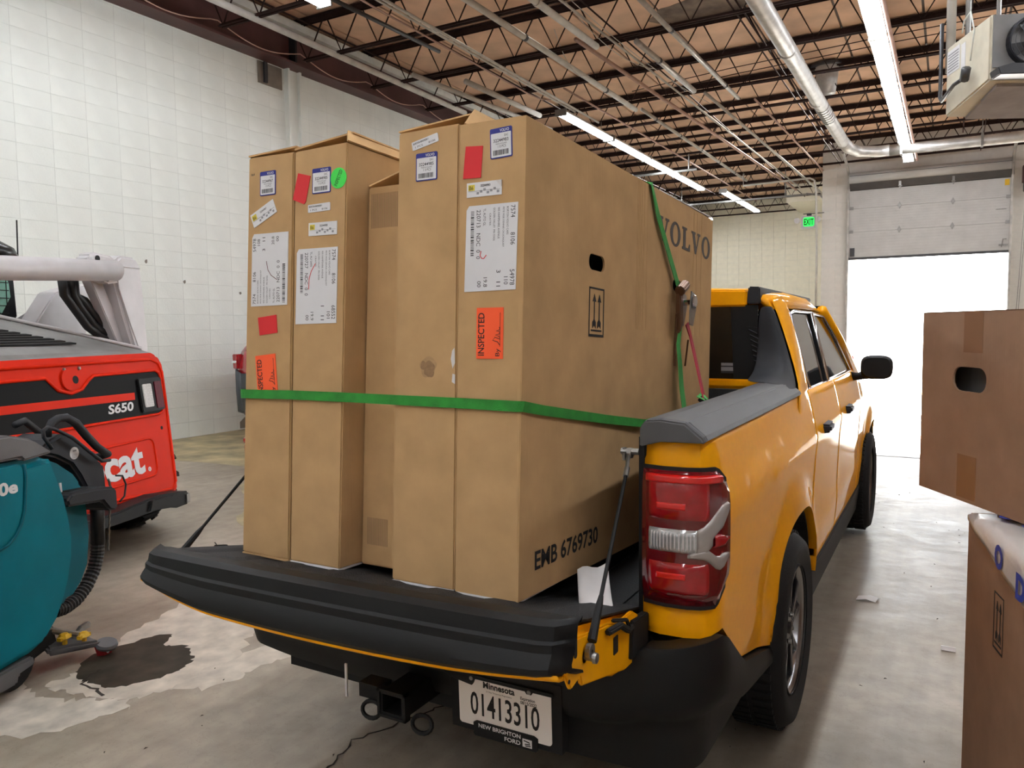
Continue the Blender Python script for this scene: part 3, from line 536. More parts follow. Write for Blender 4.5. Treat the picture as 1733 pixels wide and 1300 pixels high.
# outside
cn = thing('traffic_cone', (-.764, 20.0, 0), 'orange traffic cone in the doorway behind the wing mirror', 'cone')
obj('cone_body', MB().lathe([(.15, .03), (.12, .2), (.03, .7), (0, .71)], (-.764, 20.0, 0), (0, 0, 1), 20), M['cone'], cn, smooth=True); obj('base', MB().box(-.94, -.58, 19.82, 20.18, 0, .03), M['cone'], cn, bev=.01)
pc = thing('parked_car', (4, 60, 0), 'faint pale parked car far outside the doorway', 'car')
fc = Fr((1.0, 62, 0), (1, 0, 0), (0, 0, 1), (0, -1, 0))
obj('body', MB().prism([(0, .35), (.1, .8), (.9, .95), (1.5, 1.4), (3.0, 1.4), (3.7, .95), (4.3, .85), (4.4, .35)], fc, -1.7, 0), M['outg'], pc, bev=.08); obj('window_band', MB().prism([(1.1, .98), (1.6, 1.33), (2.9, 1.33), (3.4, .98)], fc, 0, .01), M['glassl'], pc)
for u_ in (.85, 3.5): obj('wheel', MB().lathe([(0, .0), (.33, 0), (.33, .2), (0, .2)], fc.p(u_, .33, .02), (0, 1, 0), 18), M['rubber'], pc)
# ================================================================ PICKUP TRUCK
tk = thing('pickup_truck', (0, 2.5, 0), 'orange pickup truck with its tailgate down, loaded with tall cartons', 'pickup truck')
RY, FY, WR = 1.15, 4.33, .365
TMAP[0] = True
def arch(y):
    z = 0
    for c in (RY, FY):
        d = abs(y-c)
        if d < .475: z = max(z, .36+.475*(1-(d/.475)**2.6)**(1/2.6))
    return z
def zbot(y):
    b = interp(y, [(-.1, .745), (.02, .75), (.1, .755), (.318, .595), (.68, .50), (1.7, .47), (3.8, .47), (4.9, .48), (5.3, .5)])
    return max(b, arch(y))
def ztop(y): return interp(y, [(0, 1.256), (1.4, 1.256), (3.2, 1.245), (3.6, 1.18), (4.9, 1.04), (5.22, .9)])
def inset(z, y):
    o = interp(z, [(.3, .04), (.5, .014), (.62, .004), (.72, .006), (.86, .002), (.98, -.004), (1.05, -.012), (1.09, -.004), (1.18, .014), (1.256, .034)])
    for c in (RY, FY):
        d = sqrt((y-c)**2+(z-.36)**2)
        if d < .66: o -= .026*(1-((d-.475)/.185)**2 if d > .475 else 1)*(.5+.5*cos(pi*min(1, max(0, (d-.475)/.185))))
    return o
PL = [(.742, .012, 0, -1), (.79, .0, 0, -1), (.85, .002, .1, -1), (.89, .014, .4, -.9), (.914, .04, .75, -.6), (.926, .075, .95, -.25)]
def side_cols(y0, y1, sg, rear=False):
    cols = []
    if rear: cols += [(x, y, nx, ny) for x, y, nx, ny in PL]
    y = y0
    while y < y1+1e-6:
        hw = interp(y, [(.1, .93), (3.6, .932), (4.5, .925), (4.9, .89), (5.1, .80), (5.2, .62)])
        cols.append((hw, y, 1, 0)); y += .025
    rows = []
    for x, y, nx, ny in cols:
        l = sqrt(nx*nx+ny*ny); nx /= l; ny /= l; r = []
        zb, zt = zbot(y), ztop(y)
        for k in range(25):
            z = lerp(zb, zt, k/24); i = inset(z, y) if nx > .5 else inset(z, y)*.4
            r.append(V((sg*(x-nx*i), y-ny*i, z)))
        x_, y_, z_ = r[0]; r.insert(0, V((x_-sg*.05*nx, y_-.05*ny, z_)))     # return lip
        r.insert(0, V((x_-sg*.05*nx, y_-.05*ny, z_)))
        rows.append(r)
    return rows
for sg in (1, -1):
    for nm, a, b, rr_ in (('bed_side', .1, 1.6, True), ('rear_door', 1.61, 2.435, False), ('front_door', 2.445, 3.47, False), ('front_fender', 3.48, 5.18, False)):
        rows = side_cols(a, b, sg, rr_)
        obj(nm, MB().grid([r[1:] for r in rows]), M['yellow'], tk, smooth=True, solid=.012, ang=.9)
    # dark arch liner, sill cladding
    for c in (RY, FY):
        lp_ = MB(); rows = []
        for k in range(25):
            t = pi*k/24; d = cos(t)*.47; z = .36+.475*(max(0, 1-(abs(d)/.475)**2.6))**(1/2.6)
            rows.append([V((sg*.915, c+d, z)), V((sg*.62, c+d, z))])
        obj('wheel_arch_liner', lp_.grid(rows), M['dark'], tk, solid=.01)
    obj('sill_cladding', MB().hexa([(sg*.84, 1.62, .27), (sg*.90, 1.62, .29), (sg*.90, 3.86, .29), (sg*.84, 3.86, .27)], [(sg*.90, 1.62, .475), (sg*.925, 1.62, .475), (sg*.925, 3.86, .475), (sg*.90, 3.86, .475)]), M['plast'], tk, bev=.006)
    # handles
    for y in (1.82, 2.68):
        obj('door_handle', MB().hexa([(sg*.925, y-.02, 1.045), (sg*.97, y+.01, 1.05), (sg*.965, y+.16, 1.05), (sg*.925, y+.19, 1.045)], [(sg*.925, y-.02, 1.09), (sg*.97, y+.01, 1.085), (sg*.965, y+.16, 1.085), (sg*.925, y+.19, 1.09)]), M['plast2'], tk, bev=.01, label='black door handle')
    # rail cap
    prof = [(.745, 1.235), (.745, 1.285), (.76, 1.303), (.80, 1.306), (.862, 1.300), (.905, 1.266), (.912, 1.252), (.80, 1.250)]
    rows = []
    for y, dz, dx in ((-.012, -.006, -.006), (.0, 0, 0), (.7, .0, 0), (1.15, .002, 0), (1.38, .004, 0)):
        rows.append([V((sg*(x+dx), y, z+dz)) for x, z in prof+[prof[0]]])
    mb = MB().grid(rows); n0 = len(mb.v)
    mb.f.append(tuple(range(len(prof)))); mb.f.append(tuple(n0-1-len(prof)+k for k in range(len(prof))))
    obj('bed_rail_cap', mb, M['railp'], tk, bev=.004, seg=2, weld=True)
    # black sail panel from rail up the cab corner
    sail = [[(.69, 1.30, 1.31), (.70, 1.50, 1.33), (.70, 1.55, 1.45), (.70, 1.56, 1.615)],
            [(.80, 1.22, 1.315), (.765, 1.47, 1.34), (.745, 1.54, 1.45), (.722, 1.555, 1.62)],
            [(.868, 1.20, 1.302), (.85, 1.40, 1.325), (.80, 1.525, 1.45), (.752, 1.555, 1.62)],
            [(.908, 1.25, 1.268), (.892, 1.44, 1.275), (.825, 1.545, 1.45), (.762, 1.575, 1.62)]]
    obj('sail_panel', MB().grid([[V((sg*x, y, z)) for x, y, z in r] for r in sail]), M['plast2'], tk, smooth=True, solid=.01, sub=2)
    # taillight: housing wraps the corner
    def tl(za, zb_, out, s0=0, s1=1, n=14):
        path = [(.748, .0), (.80, -.012), (.86, -.010), (.90, .004), (.925, .032), (.938, .072)]
        rows = []
        for i in range(n+1):
            t = (s0+(s1-s0)*i/n)*5; k = min(int(t), 4); f = t-k; x = lerp(path[k][0], path[k+1][0], f); y = lerp(path[k][1], path[k+1][1], f)
            nx = .0 if t < 1.5 else min(1, (t-1.5)/2.5); ny = -(1-nx); l = sqrt(nx*nx+ny*ny); nx /= l; ny /= l
            cut = max(0, t-4.1)
            a, b = za+cut*.05, zb_-cut*.035
            r = []
            for j in range(11):
                w = out*(1-(abs(j-5)/5)**6*.9); r.append(V((sg*(x+nx*w), y+ny*w, lerp(a, b, j/10))))
            rows.append(r)
        return rows
    T = obj('taillight', MB().grid(tl(.838, 1.176, .012)), M['redd'], tk, smooth=True, solid=.02)
    obj('light_gasket', MB().grid(tl(.828, 1.186, .004)), M['dark'], T, solid=.006)
    obj('upper_lens', MB().grid(tl(1.045, 1.165, .017, .08, .62)), M['redl'], T, smooth=True, solid=.004)
    obj('lower_lens', MB().grid(tl(.862, .955, .017, .08, .62)), M['redl'], T, smooth=True, solid=.004)
    obj('upper_lens', MB().grid(tl(1.145, 1.170, .020, .05, .78)), M['redb'], T, smooth=True, solid=.003)
    obj('lens_element', MB().grid(tl(1.078, 1.102, .0195, .16, .40)), M['redb'], T, smooth=True, solid=.003)
    obj('lens_element', MB().grid(tl(.903, .925, .0195, .16, .40)), M['redb'], T, smooth=True, solid=.003)
    obj('reverse_lens', MB().grid(tl(.968, 1.038, .018, .08, .52)), M['clear'], T, smooth=True, solid=.004, label='clear ribbed reversing lens')
    rb = MB()
    for k in range(13):
        s_ = .11+.03*k; rb.grid(tl(.974, 1.030, .022, s_, s_+.012, 1))
    obj('lens_rib', rb, M['lgrey'], T, solid=.002)
    def patch(pts_lo, pts_hi, out, n=10):
        rows = []
        for i in range(n+1):
            s_ = lerp(pts_lo[0][0], pts_lo[-1][0], i/n); a_ = interp(s_, pts_lo); b_ = interp(s_, pts_hi)
            c_ = tl(a_, max(b_, a_+.001), out, s_, s_+.001, 1)[0]; rows.append(c_)
        return MB().grid(rows)
    obj('silver_wing', patch([(.50, .968), (.60, .985), (.75, 1.02), (.93, 1.045)], [(.50, 1.036), (.60, 1.05), (.75, 1.085), (.93, 1.118)], .0185), M['wing'], T, smooth=True, solid=.003, label='silver upper arm of the taillight arrow')
    obj('silver_wing', patch([(.42, .962), (.60, .955), (.75, .925), (.93, .93)], [(.42, .972), (.60, .99), (.75, .965), (.93, .99)], .0185), M['wing'], T, smooth=True, solid=.003, label='silver lower arm of the taillight arrow')
    obj('silver_wing', patch([(.50, .965), (.58, .965), (.66, .985)], [(.50, 1.03), (.58, 1.03), (.66, 1.03)], .018), M['wing'], T, smooth=True, solid=.003)
    obj('side_marker', MB().grid(tl(.985, 1.022, .021, .68, .92, 5)), M['redl'], T, smooth=True, solid=.003)
    # windows & pillars on the inclined side plane
    fr = Fr((sg*.885, 0, 1.25), (0, 1, 0), (-sg*.243, 0, 1), (sg, 0, 0))
    obj('side_window', MB().prism([(1.78, 0), (2.29, 0), (2.27, .34), (1.85, .345), (1.72, .33)], fr, -.012, -.004), M['glassl'], tk)
    obj('side_window', MB().prism([(2.36, 0), (3.22, 0), (3.3, .01), (2.98, .22), (2.72, .325), (2.34, .34)], fr, -.012, -.004), M['glass'], tk)
    obj('b_pillar', MB().prism([(2.28, -.01), (2.37, -.01), (2.35, .36), (2.26, .36)], fr, -.015, .004), M['plast'], tk)
    ch = MB()
    ch.tube([fr.p(*q) for q in ((1.74, -.004), (2.3, -.006), (3.3, -.004))], .011, 6)
    ch.tube([fr.p(*q) for q in ((3.34, .0), (3.0, .225), (2.74, .338), (2.3, .352), (1.84, .355), (1.70, .343), (1.72, .15), (1.76, .0))], .008, 6)
    ch.tube([fr.p(2.31, 0, .004), fr.p(2.29, .35, .004)], .012, 6)
    obj('window_trim', ch, M['chrome'], tk, smooth=True)
    # C pillar skin and A pillar
    cp = [[(.925, 1.25, 1.10), (.914, 1.30, 1.24), (.90, 1.44, 1.27), (.84, 1.54, 1.42), (.775, 1.575, 1.60), (.74, 1.58, 1.66)],
          [(.925, 1.45, 1.10), (.908, 1.45, 1.25), (.89, 1.52, 1.30), (.85, 1.60, 1.45), (.80, 1.64, 1.60), (.76, 1.66, 1.67)],
          [(.925, 1.62, 1.10), (.90, 1.66, 1.245), (.885, 1.75, 1.26), (.855, 1.74, 1.42), (.808, 1.73, 1.59), (.775, 1.73, 1.67)]]
    obj('c_pillar', MB().grid([[V((sg*x, y, z)) for x, y, z in r] for r in cp]), M['yellow'], tk, smooth=True, solid=.008, sub=1)
    obj('a_pillar', MB().tube([(sg*.80, 2.72, 1.61), (sg*.84, 3.15, 1.44), (sg*.88, 3.6, 1.2)], [.03, .03, .04], 8), M['yellow'], tk, smooth=True)
    # belt strip of the doors
    obj('door_belt', MB().prism([(1.7, -.06), (3.55, -.06), (3.4, .0), (1.75, .0)], fr, -.02, .012), M['yellow'], tk, bev=.006)
    rows = []
    for y, kx, kz in ((3.195, .0, .0), (3.195, .85, .8), (3.22, 1, 1), (3.27, .98, .95), (3.32, .8, .75), (3.345, .4, .4), (3.35, .0, .0)):
        rows.append([V((sg*(1.045+.088*kx*(abs(cos(2*pi*k/24))**.6)*(1 if cos(2*pi*k/24) > 0 else -1)), y, 1.275+.072*kz*(abs(sin(2*pi*k/24))**.6)*(1 if sin(2*pi*k/24) > 0 else -1))) for k in range(25)])
    mr = obj('wing_mirror', MB().grid(rows), M['plast'], tk, smooth=True, ang=.9)
    obj('mirror_arm', MB().tube([(sg*.88, 3.27, 1.215), (sg*.94, 3.27, 1.215), (sg*.99, 3.27, 1.23)], [.03, .022, .03], 8), M['plast'], mr, smooth=True)
    obj('mirror_glass', MB().prism(rrect(.975, 1.225, 1.085, 1.325, .02) if sg > 0 else [(-x, z) for x, z in rrect(.975, 1.225, 1.085, 1.325, .02)], Fr((0, 3.199, 0), (1, 0, 0), (0, 0, 1), (0, -1, 0)), -.002, .003), M['cargrey'], mr)
# roof
rows = []
for y, zc, zs_, hw in ((1.565, 1.685, 1.60, .762), (1.60, 1.702, 1.61, .768), (1.8, 1.715, 1.612, .79), (2.1, 1.72, 1.614, .802), (2.5, 1.712, 1.612, .80), (2.75, 1.69, 1.60, .79), (2.95, 1.65, 1.56, .77)):
    r = []
    for k in range(-16, 17):
        t = k/16; a = abs(t); x = hw*a; z = zc-.022*a*a-(.0 if a < .88 else (zc-.022-zs_)*((a-.88)/.12)**1.6)
        if .80 < a < .90: z -= .012
        r.append(V((x*(1 if t >= 0 else -1), y, z)))
    rows.append(r)
obj('roof', MB().grid(rows), M['yellow'], tk, smooth=True, solid=.02)
for sg in (1, -1):
    obj('roof_moulding', MB().hexa([(sg*.655, 1.545, 1.625), (sg*.712, 1.545, 1.625), (sg*.715, 2.9, 1.66), (sg*.665, 2.9, 1.66)], [(sg*.66, 1.55, 1.70), (sg*.708, 1.55, 1.697), (sg*.715, 2.9, 1.685), (sg*.668, 2.9, 1.685)]), M['plast2'], tk, bev=.006)
# cab back
fr = Fr((0, 1.56, 0), (1, 0, 0), (0, 0, 1), (0, -1, 0))
obj('cab_back_panel', MB().prism(rect(-.86, .75, .86, 1.27), fr, -.03, -.0).prism(rect(-.76, 1.265, .76, 1.30), fr, -.03, .012), M['yellow'], tk, bev=.006)
obj('roof_header', MB().prism([(-.655, 1.615), (.655, 1.615), (.655, 1.685), (.4, 1.693), (-.4, 1.693), (-.655, 1.685)], fr, -.04, .012), M['yellow'], tk, bev=.008, seg=3)
obj('rear_window', MB().prism(rect(-.70, 1.30, .70, 1.62), fr, -.01, -.002), M['glass'], tk)
for sg in (1,): obj('window_pillar_panel', MB().prism([(.60, 1.30), (.70, 1.30), (.70, 1.62), (.585, 1.62)], fr, -.004, .004), M['plast'], tk)
obj('window_pillar_panel', MB().prism([(-.60, 1.30), (-.70, 1.30), (-.70, 1.62), (-.585, 1.62)], fr, -.004, .004), M['plast'], tk)
for sg in (1, -1):
    v_ = obj('vent_panel', MB().prism([(sg*.655, 1.53), (sg*.70, 1.525), (sg*.735, 1.40), (sg*.75, 1.31), (sg*.69, 1.31), (sg*.68, 1.42)], fr, .0, .012), M['plast'], tk, bev=.003)
    for k in range(9): obj('vent_rib', MB().tube([fr.p(sg*(.665+.004*k), 1.515-.022*k, .014), fr.p(sg*(.70+.004*k), 1.497-.022*k, .014)], .0035, 4), M['plast2'], v_)
obj('window_label', MB().prism(rect(.545, 1.335, .625, 1.352), fr, 0, .002).prism(rect(.545, 1.358, .625, 1.37), fr, 0, .002), M['grp'], tk, label='small printed label on the rear window')
obj('window_reflector', MB().prism([(.545, 1.325), (.70, 1.325), (.72, 1.345), (.70, 1.37), (.545, 1.37)], fr, -.001, .0012), M['dgrey'], tk)
# windshield, hood, grille, underbody, front bumper
obj('windshield', MB().add([(-.77, 2.95, 1.64), (.77, 2.95, 1.64), (.86, 3.68, 1.17), (-.86, 3.68, 1.17)], [(0, 1, 2, 3)]), M['glass'], tk, solid=.01)
obj('hood', MB().grid([[V((x*w, y, z-.03*abs(x)**3)) for x in (-1, -.7, -.35, 0, .35, .7, 1)] for y, z, w in ((3.62, 1.18, .88), (4.2, 1.13, .87), (4.8, 1.07, .84), (5.14, .98, .74))]), M['yellow'], tk, smooth=True, solid=.02)
obj('grille', MB().box(-.76, .76, 5.12, 5.2, .72, .97), M['plast'], tk, bev=.02)
obj('front_bumper', MB().hexa([(-.84, 4.95, .3), (.84, 4.95, .3), (.7, 5.24, .32), (-.7, 5.24, .32)], [(-.88, 4.9, .7), (.88, 4.9, .7), (.72, 5.26, .7), (-.72, 5.26, .7)]), M['plast'], tk, bev=.03)
obj('underbody', MB().box(-.62, .62, .25, 5.0, .25, .6).box(-.84, .84, 1.66, 3.8, .30, .74).box(-.6, .6, .1, 5.0, .5, .72), M['dark'], tk)
obj('interior_tub', MB().box(-.80, .80, 1.62, 3.6, .72, 1.05).hexa([(.25, 1.9, 1.0), (.7, 1.9, 1.0), (.7, 2.0, 1.0), (.25, 2.0, 1.0)], [(.27, 1.82, 1.45), (.68, 1.82, 1.45), (.68, 1.92, 1.45), (.27, 1.92, 1.45)]).hexa([(.25, 2.6, 1.0), (.7, 2.6, 1.0), (.7, 2.72, 1.0), (.25, 2.72, 1.0)], [(.27, 2.5, 1.5), (.68, 2.5, 1.5), (.68, 2.6, 1.5), (.27, 2.6, 1.5)]), M['dark'], tk)
# bed
bd = MB().box(-.68, .68, .13, 1.66, .70, .752)
for k in range(9): x = -.60+.15*k; bd.box(x-.035, x+.035, .13, 1.66, .752, .758)
TMAP[0] = False; obj('bed_floor', bd, M['liner'], tk); TMAP[0] = True
for sg in (1, -1):
    w_ = MB().box(min(sg*.73, sg*.76), max(sg*.73, sg*.76), .05, 1.5, .70, 1.25)
    w_.hexa([(sg*.73, .62, .758), (sg*.60, .72, .758), (sg*.60, 1.5, .758), (sg*.73, 1.5, .758)], [(sg*.73, .75, .98), (sg*.64, .82, .96), (sg*.64, 1.5, .96), (sg*.73, 1.5, .98)])
    w_.hexa([(sg*.73, .1, .758), (sg*.712, .1, .758), (sg*.712, .2, .758), (sg*.73, .2, .758)], [(sg*.73, .5, 1.1), (sg*.712, .5, 1.1), (sg*.712, .6, 1.1), (sg*.73, .6, 1.1)])
    obj('bed_wall', w_, M['liner'], tk, bev=.006)
    obj('bed_pillar', MB().box(min(sg*.728, sg*.748), max(sg*.728, sg*.748), .015, .06, .66, 1.255), M['plast'], tk, bev=.004)
obj('bulkhead', MB().box(-.70, .70, 1.48, 1.53, .70, 1.26), M['liner'], tk)
obj('rear_crossmember', MB().box(-.73, .73, .035, .12, .66, .752), M['yellowin'], tk, bev=.012)
obj('crossmember_cover', MB().box(-.73, .73, .0, .10, .40, .655), M['dark'], tk)
# rear bumper
rows = []
pth = []
for k in range(12): pth.append((-.925, .68-.05*k, -1, 0))
for k in range(1, 8): a = pi/2*k/8; pth.append((-.925+.16*(1-cos(a)), .12-.19*sin(a), -cos(a), -sin(a)))
for k in range(25): x = -.765+1.53*k/24; pth.append((x, -.07-.02*(1-(x/.765)**2), 0, -1))
for k in range(7, 0, -1): a = pi/2*k/8; pth.append((.925-.16*(1-cos(a)), .12-.19*sin(a), cos(a), -sin(a)))
for k in range(11, -1, -1): pth.append((.925, .68-.05*k, 1, 0))
for x, y, nx, ny in pth:
    ax = abs(x)
    top = (zbot(y)-.004) if ax > .92 and y > .09 else interp(ax, [(0, .66), (.66, .665), (.73, .70), (.765, .742), (.93, .752)])
    bot = interp(ax, [(0, .46), (.17, .46), (.22, .44), (.6, .44), (.8, .45), (.925, .46)] if x < 0 else [(0, .46), (.17, .46), (.2, .38), (.925, .38)]) if ax < .92 else interp(y, [(.1, .46 if x < 0 else .38), (.68, .38)])
    r = []
    for t, o_ in ((0, -.06), (.0, -.004), (.04, .0), (.22, .006), (.40, .004), (.50, -.012), (.56, -.035), (.75, -.045), (.96, -.06), (1, -.09)):
        z = lerp(top, bot, t); r.append(V((x*(1.075 if x < 0 else 1.02)+nx*o_, y+ny*o_-.02, z)))
    rows.append(r)
rb_ = obj('rear_bumper', MB().grid(rows), M['plast'], tk, smooth=True, solid=.01, ang=.9)
obj('step_pad', MB().box(-.70, .70, -.08, .02, .655, .668), M['plast'], rb_)
TMAP[0] = False
ht_ = obj('hitch_receiver', MB().box(-.035, .035, -.10, .2, .385, .393).box(-.035, .035, -.10, .2, .447, .455).box(-.043, -.035, -.10, .2, .385, .455).box(.035, .043, -.10, .2, .385, .455).box(-.052, .052, -.105, -.08, .377, .385).box(-.052, .052, -.105, -.08, .455, .463).box(-.052, -.043, -.105, -.08, .377, .463).box(.043, .052, -.105, -.08, .377, .463), M['plast'], tk, label='square black tow hitch receiver')
obj('chain_loop', MB().tube([(.06+.035*(1-cos(a)), -.08+.01*sin(a), .375+.022*sin(a)) for a in [2*pi*k/16 for k in range(16)]], .007, 6, closed=True).tube([(-.06-.035*(1-cos(a)), -.08+.01*sin(a), .375+.022*sin(a)) for a in [2*pi*k/16 for k in range(16)]], .007, 6, closed=True), M['plast'], ht_)
obj('hitch_beam', MB().tube([(-.55, .1, .42), (.55, .1, .42)], .035, 10).box(-.16, -.08, -.06, .0, .395, .44), M['dark'], tk)
obj('white_clip', MB().box(-.195, -.187, -.085, -.08, .395, .50), M['white'], tk, label='thin white strip on the bumper edge')
# exhaust, spare
TMAP[0] = True
obj('exhaust', MB().tube([(.45, .2, .3), (.45, 1.8, .3)], .035, 10).tube([(.2, .35, .34), (.6, .35, .34)], .09, 12), M['dark'], tk)
obj('spare_wheel', MB().lathe([(0, 0), (.3, 0), (.33, .05), (.33, .16), (.3, .2), (0, .2)], (0, .75, .28), (0, 0, 1), 24), M['rubber'], tk)
# number plate
TMAP[0] = False
pl = Fr((.177, .0, .370), (1, 0, 0), (0, -.03, 1), (0, -1, 0))
P = obj('number_plate', MB().prism(rrect(0, 0, .305, .152, .01), pl, .0, .003), M['plate'], tk, label='white number plate in a black frame')
obj('plate_backing', MB().prism(rect(-.03, -.02, .335, .18), pl, -.04, -.002), M['dark'], tk)
obj('plate_frame', MB().prism([(-.006, .156), (-.006, .146), (.035, .146), (.04, .138), (.055, .138), (.06, .145), (.225, .145), (.23, .138), (.245, .138), (.25, .146), (.311, .146), (.311, .156)], pl, .003, .007).prism([(.055, -.028), (.255, -.028), (.262, -.022), (.262, .012), (.25, .018), (.06, .018), (.05, .012), (.05, -.022)], pl, .003, .007), M['plast'], P)
for u_ in (.047, .238): obj('bolt', MB().lathe([(0, .01), (.006, .009), (.007, .005)], pl.p(u_, .145, 0), pl.n, 10), M['steel'], P)
text('lettering', '01413310', pl, .040, .034, .228, .070, M['ink'], P, lift=.0035, bold=.012)
text('lettering', 'Minnesota', pl, .085, .122, .105, .020, M['ink'], P, lift=.0035, bold=.03)
text('lettering', '21 Day Temporary Registration', pl, .095, .110, .085, .006, M['ink'], P, lift=.0035)
text('lettering', 'Expiration\n08/15/2022', pl, .208, .103, .052, .022, M['ink'], P, lift=.0035, bold=.02)
text('lettering', 'NEW BRIGHTON', pl, .068, .000, .14, .013, M['white'], P, lift=.0078, bold=.02)
text('lettering', 'FORD', pl, .155, -.019, .052, .013, M['white'], P, lift=.0078, bold=.02)
obj('dealer_logo', MB().prism(rect(.214, -.020, .244, .004), pl, .007, .0078), M['white'], P)
obj('dealer_logo', MB().ribbon([pl.p(.218, -.001, .008), pl.p(.236, -.004, .008), pl.p(.238, -.009, .008), pl.p(.222, -.011, .008), pl.p(.224, -.016, .008), pl.p(.240, -.014, .008)], tuple(pl.n), .003, .0005), M['ink'], P)
# ---- tailgate, lowered
TMAP[0] = False
tg = obj('tailgate', MB().add([], []) if 0 else MB().hexa([(-.69, .13, .655), (.69, .13, .655), (.708, -.37, .77), (-.708, -.37, .75)], [(-.69, .14, .745), (.69, .14, .745), (.708, -.375, .872), (-.708, -.375, .858)]), M['yellowin'], tk, bev=.018, seg=3, label='lowered orange tailgate with black liner and cap')
# side plate relief
for sg in (1, -1):
    fr = Fr((sg*.698, 0, 0), (0, 1, 0), (0, 0, 1), (sg, 0, 0))
    obj('side_plate', MB().prism([(-.38, .85), (-.385, .775), (-.36, .735), (-.31, .745), (-.30, .72), (-.03, .65), (.11, .645), (.12, .735), (.02, .79), (-.08, .79), (-.14, .81)], fr, 0, .012), M['yellowin'], tg, bev=.004)
    obj('slot', MB().prism(rrect(-.345, .80, -.33, .865, .007), fr, .012, .0135), M['dark'], tg)
    obj('slot', MB().prism(rrect(-.115, .72, -.085, .765, .004), fr, .012, .0135), M['dark'], tg)
    for q in ((-.372, .76), (-.376, .80)): obj('bolt_hole', MB().prism(circ(q[0], q[1], .005, 10), fr, .012, .0135), M['dark'], tg)
    obj('latch', MB().prism([(-.01, .67), (.115, .66), (.12, .755), (.0, .77)], fr, .0, .022).tube([fr.p(-.17, .80, .02), fr.p(-.11, .80, .03), fr.p(-.06, .77, .03), fr.p(-.01, .76, .02)], .01, 6).tube([fr.p(-.13, .815, .015), fr.p(-.07, .80, .03), fr.p(-.03, .75, .028)], .006, 6), M['dark'], tg, bev=.003)
    st = obj('cable_stud', MB().lathe([(.0, .03), (.012, .03), (.013, .022), (.009, .02), (.009, 0), (.016, 0)], fr.p(-.285, .785, .012), (sg, 0, 0), 12), M['steel'], tg)
lr = MB(); 
zt_ = lambda x, y: lerp(.756, lerp(.866, .88, (x+.7)/1.4), (.13-y)/.51)
xs = [-.69+1.38*k/46 for k in range(47)]; rows = []
for y in [.13-.025*k for k in range(20)]:
    rows.append([V((x, y, zt_(x, y)+.006+(.006 if (k % 6) in (1, 2, 3) and -.30 < y < .02 else 0))) for k, x in enumerate(xs)])
obj('tailgate_liner', MB().grid(rows), M['liner'], tg, solid=.006)
rows = []
for k in range(41):
    x = -.722+1.444*k/40; b = 1-(x/.722)**2; e = max(0, (abs(x)-.66)/.062); zr = lerp(.866, .888, (x+.72)/1.44)
    dz = [(-.29, .012), (-.33, .014), (-.375, .010), (-.398, -.002), (-.404, -.036), (-.413, -.042), (-.414, -.062), (-.424, -.078), (-.432, -.092-.01*b), (-.430, -.106-.014*b), (-.41, -.118-.022*b), (-.37, -.12-.025*b)]
    dz = [(q_[0], q_[1]) for q_ in dz]
    rows.append([V((x, y-.014*b+(.05*e*e if y < -.36 else 0), zr+(q if y > -.40 else q*(1-(.38 if x < 0 else .10)*max(0, (abs(x)-.40)/.322)**1.6))+(y+.39)*-.24*(1 if y > -.38 else 0))) for y, q in dz])
cap_ = obj('tailgate_cap', MB().grid(rows), M['plast'], tg, smooth=True, solid=.006, ang=.5)
rows = []
for k in range(31):
    x = -.70+1.40*k/30; b = 1-(x/.70)**2; zr = lerp(.866, .888, (x+.72)/1.44)-(.118+.022*b)*(1-(.38 if x < 0 else .10)*max(0, (abs(x)-.40)/.322)**1.6)
    rows.append([V((x, -.415-.014*b, zr-.002)), V((x, -.40-.014*b, zr-.012)), V((x, -.33, zr-.03)), V((x, -.1, .66)), V((x*.98, .09, .62)), V((x*.98, .12, .65))])
obj('tailgate_skin', MB().grid(rows), M['yellow'], tg, smooth=True, solid=.01)
for sg in (1, -1):
    a, b = V((sg*.722, -.285, .80)), V((sg*.655, .15, 1.185))
    c = obj('tailgate_cable', MB().tube([a+(b-a)*.14, b-(b-a)*.1], .0052, 8), M['plast'], tk, label='black tailgate support cable')
    obj('cable_end', MB().tube([a+(b-a)*.04, a+(b-a)*.08, a+(b-a)*.2, a+(b-a)*.24], [.012, .011, .009, .006], 8), M['plast'], c)
    obj('cable_end', MB().tube([b-(b-a)*.14, b-(b-a)*.09], .008, 8).tube([b-(b-a)*.1, b-(b-a)*.04+V((0, -.01, 0)), b], .006, 6), M['steel'], c)
    obj('cable_eye', MB().lathe([(.004, -.006), (.017, -.006), (.017, .006), (.004, .006)], a, (1, 0, 0), 14), M['steel'], c)
    obj('cable_eye', MB().lathe([(.004, -.006), (.015, -.006), (.015, .006), (.004, .006)], b, (1, 0, 0), 14), M['steel'], c)
    obj('striker_bolt', MB().tube([(sg*.68, .15, 1.19), (sg*.63, .145, 1.19)], .009, 8).tube([(sg*.64, .145, 1.165), (sg*.64, .145, 1.20)], .007, 6), M['steel'], tk)
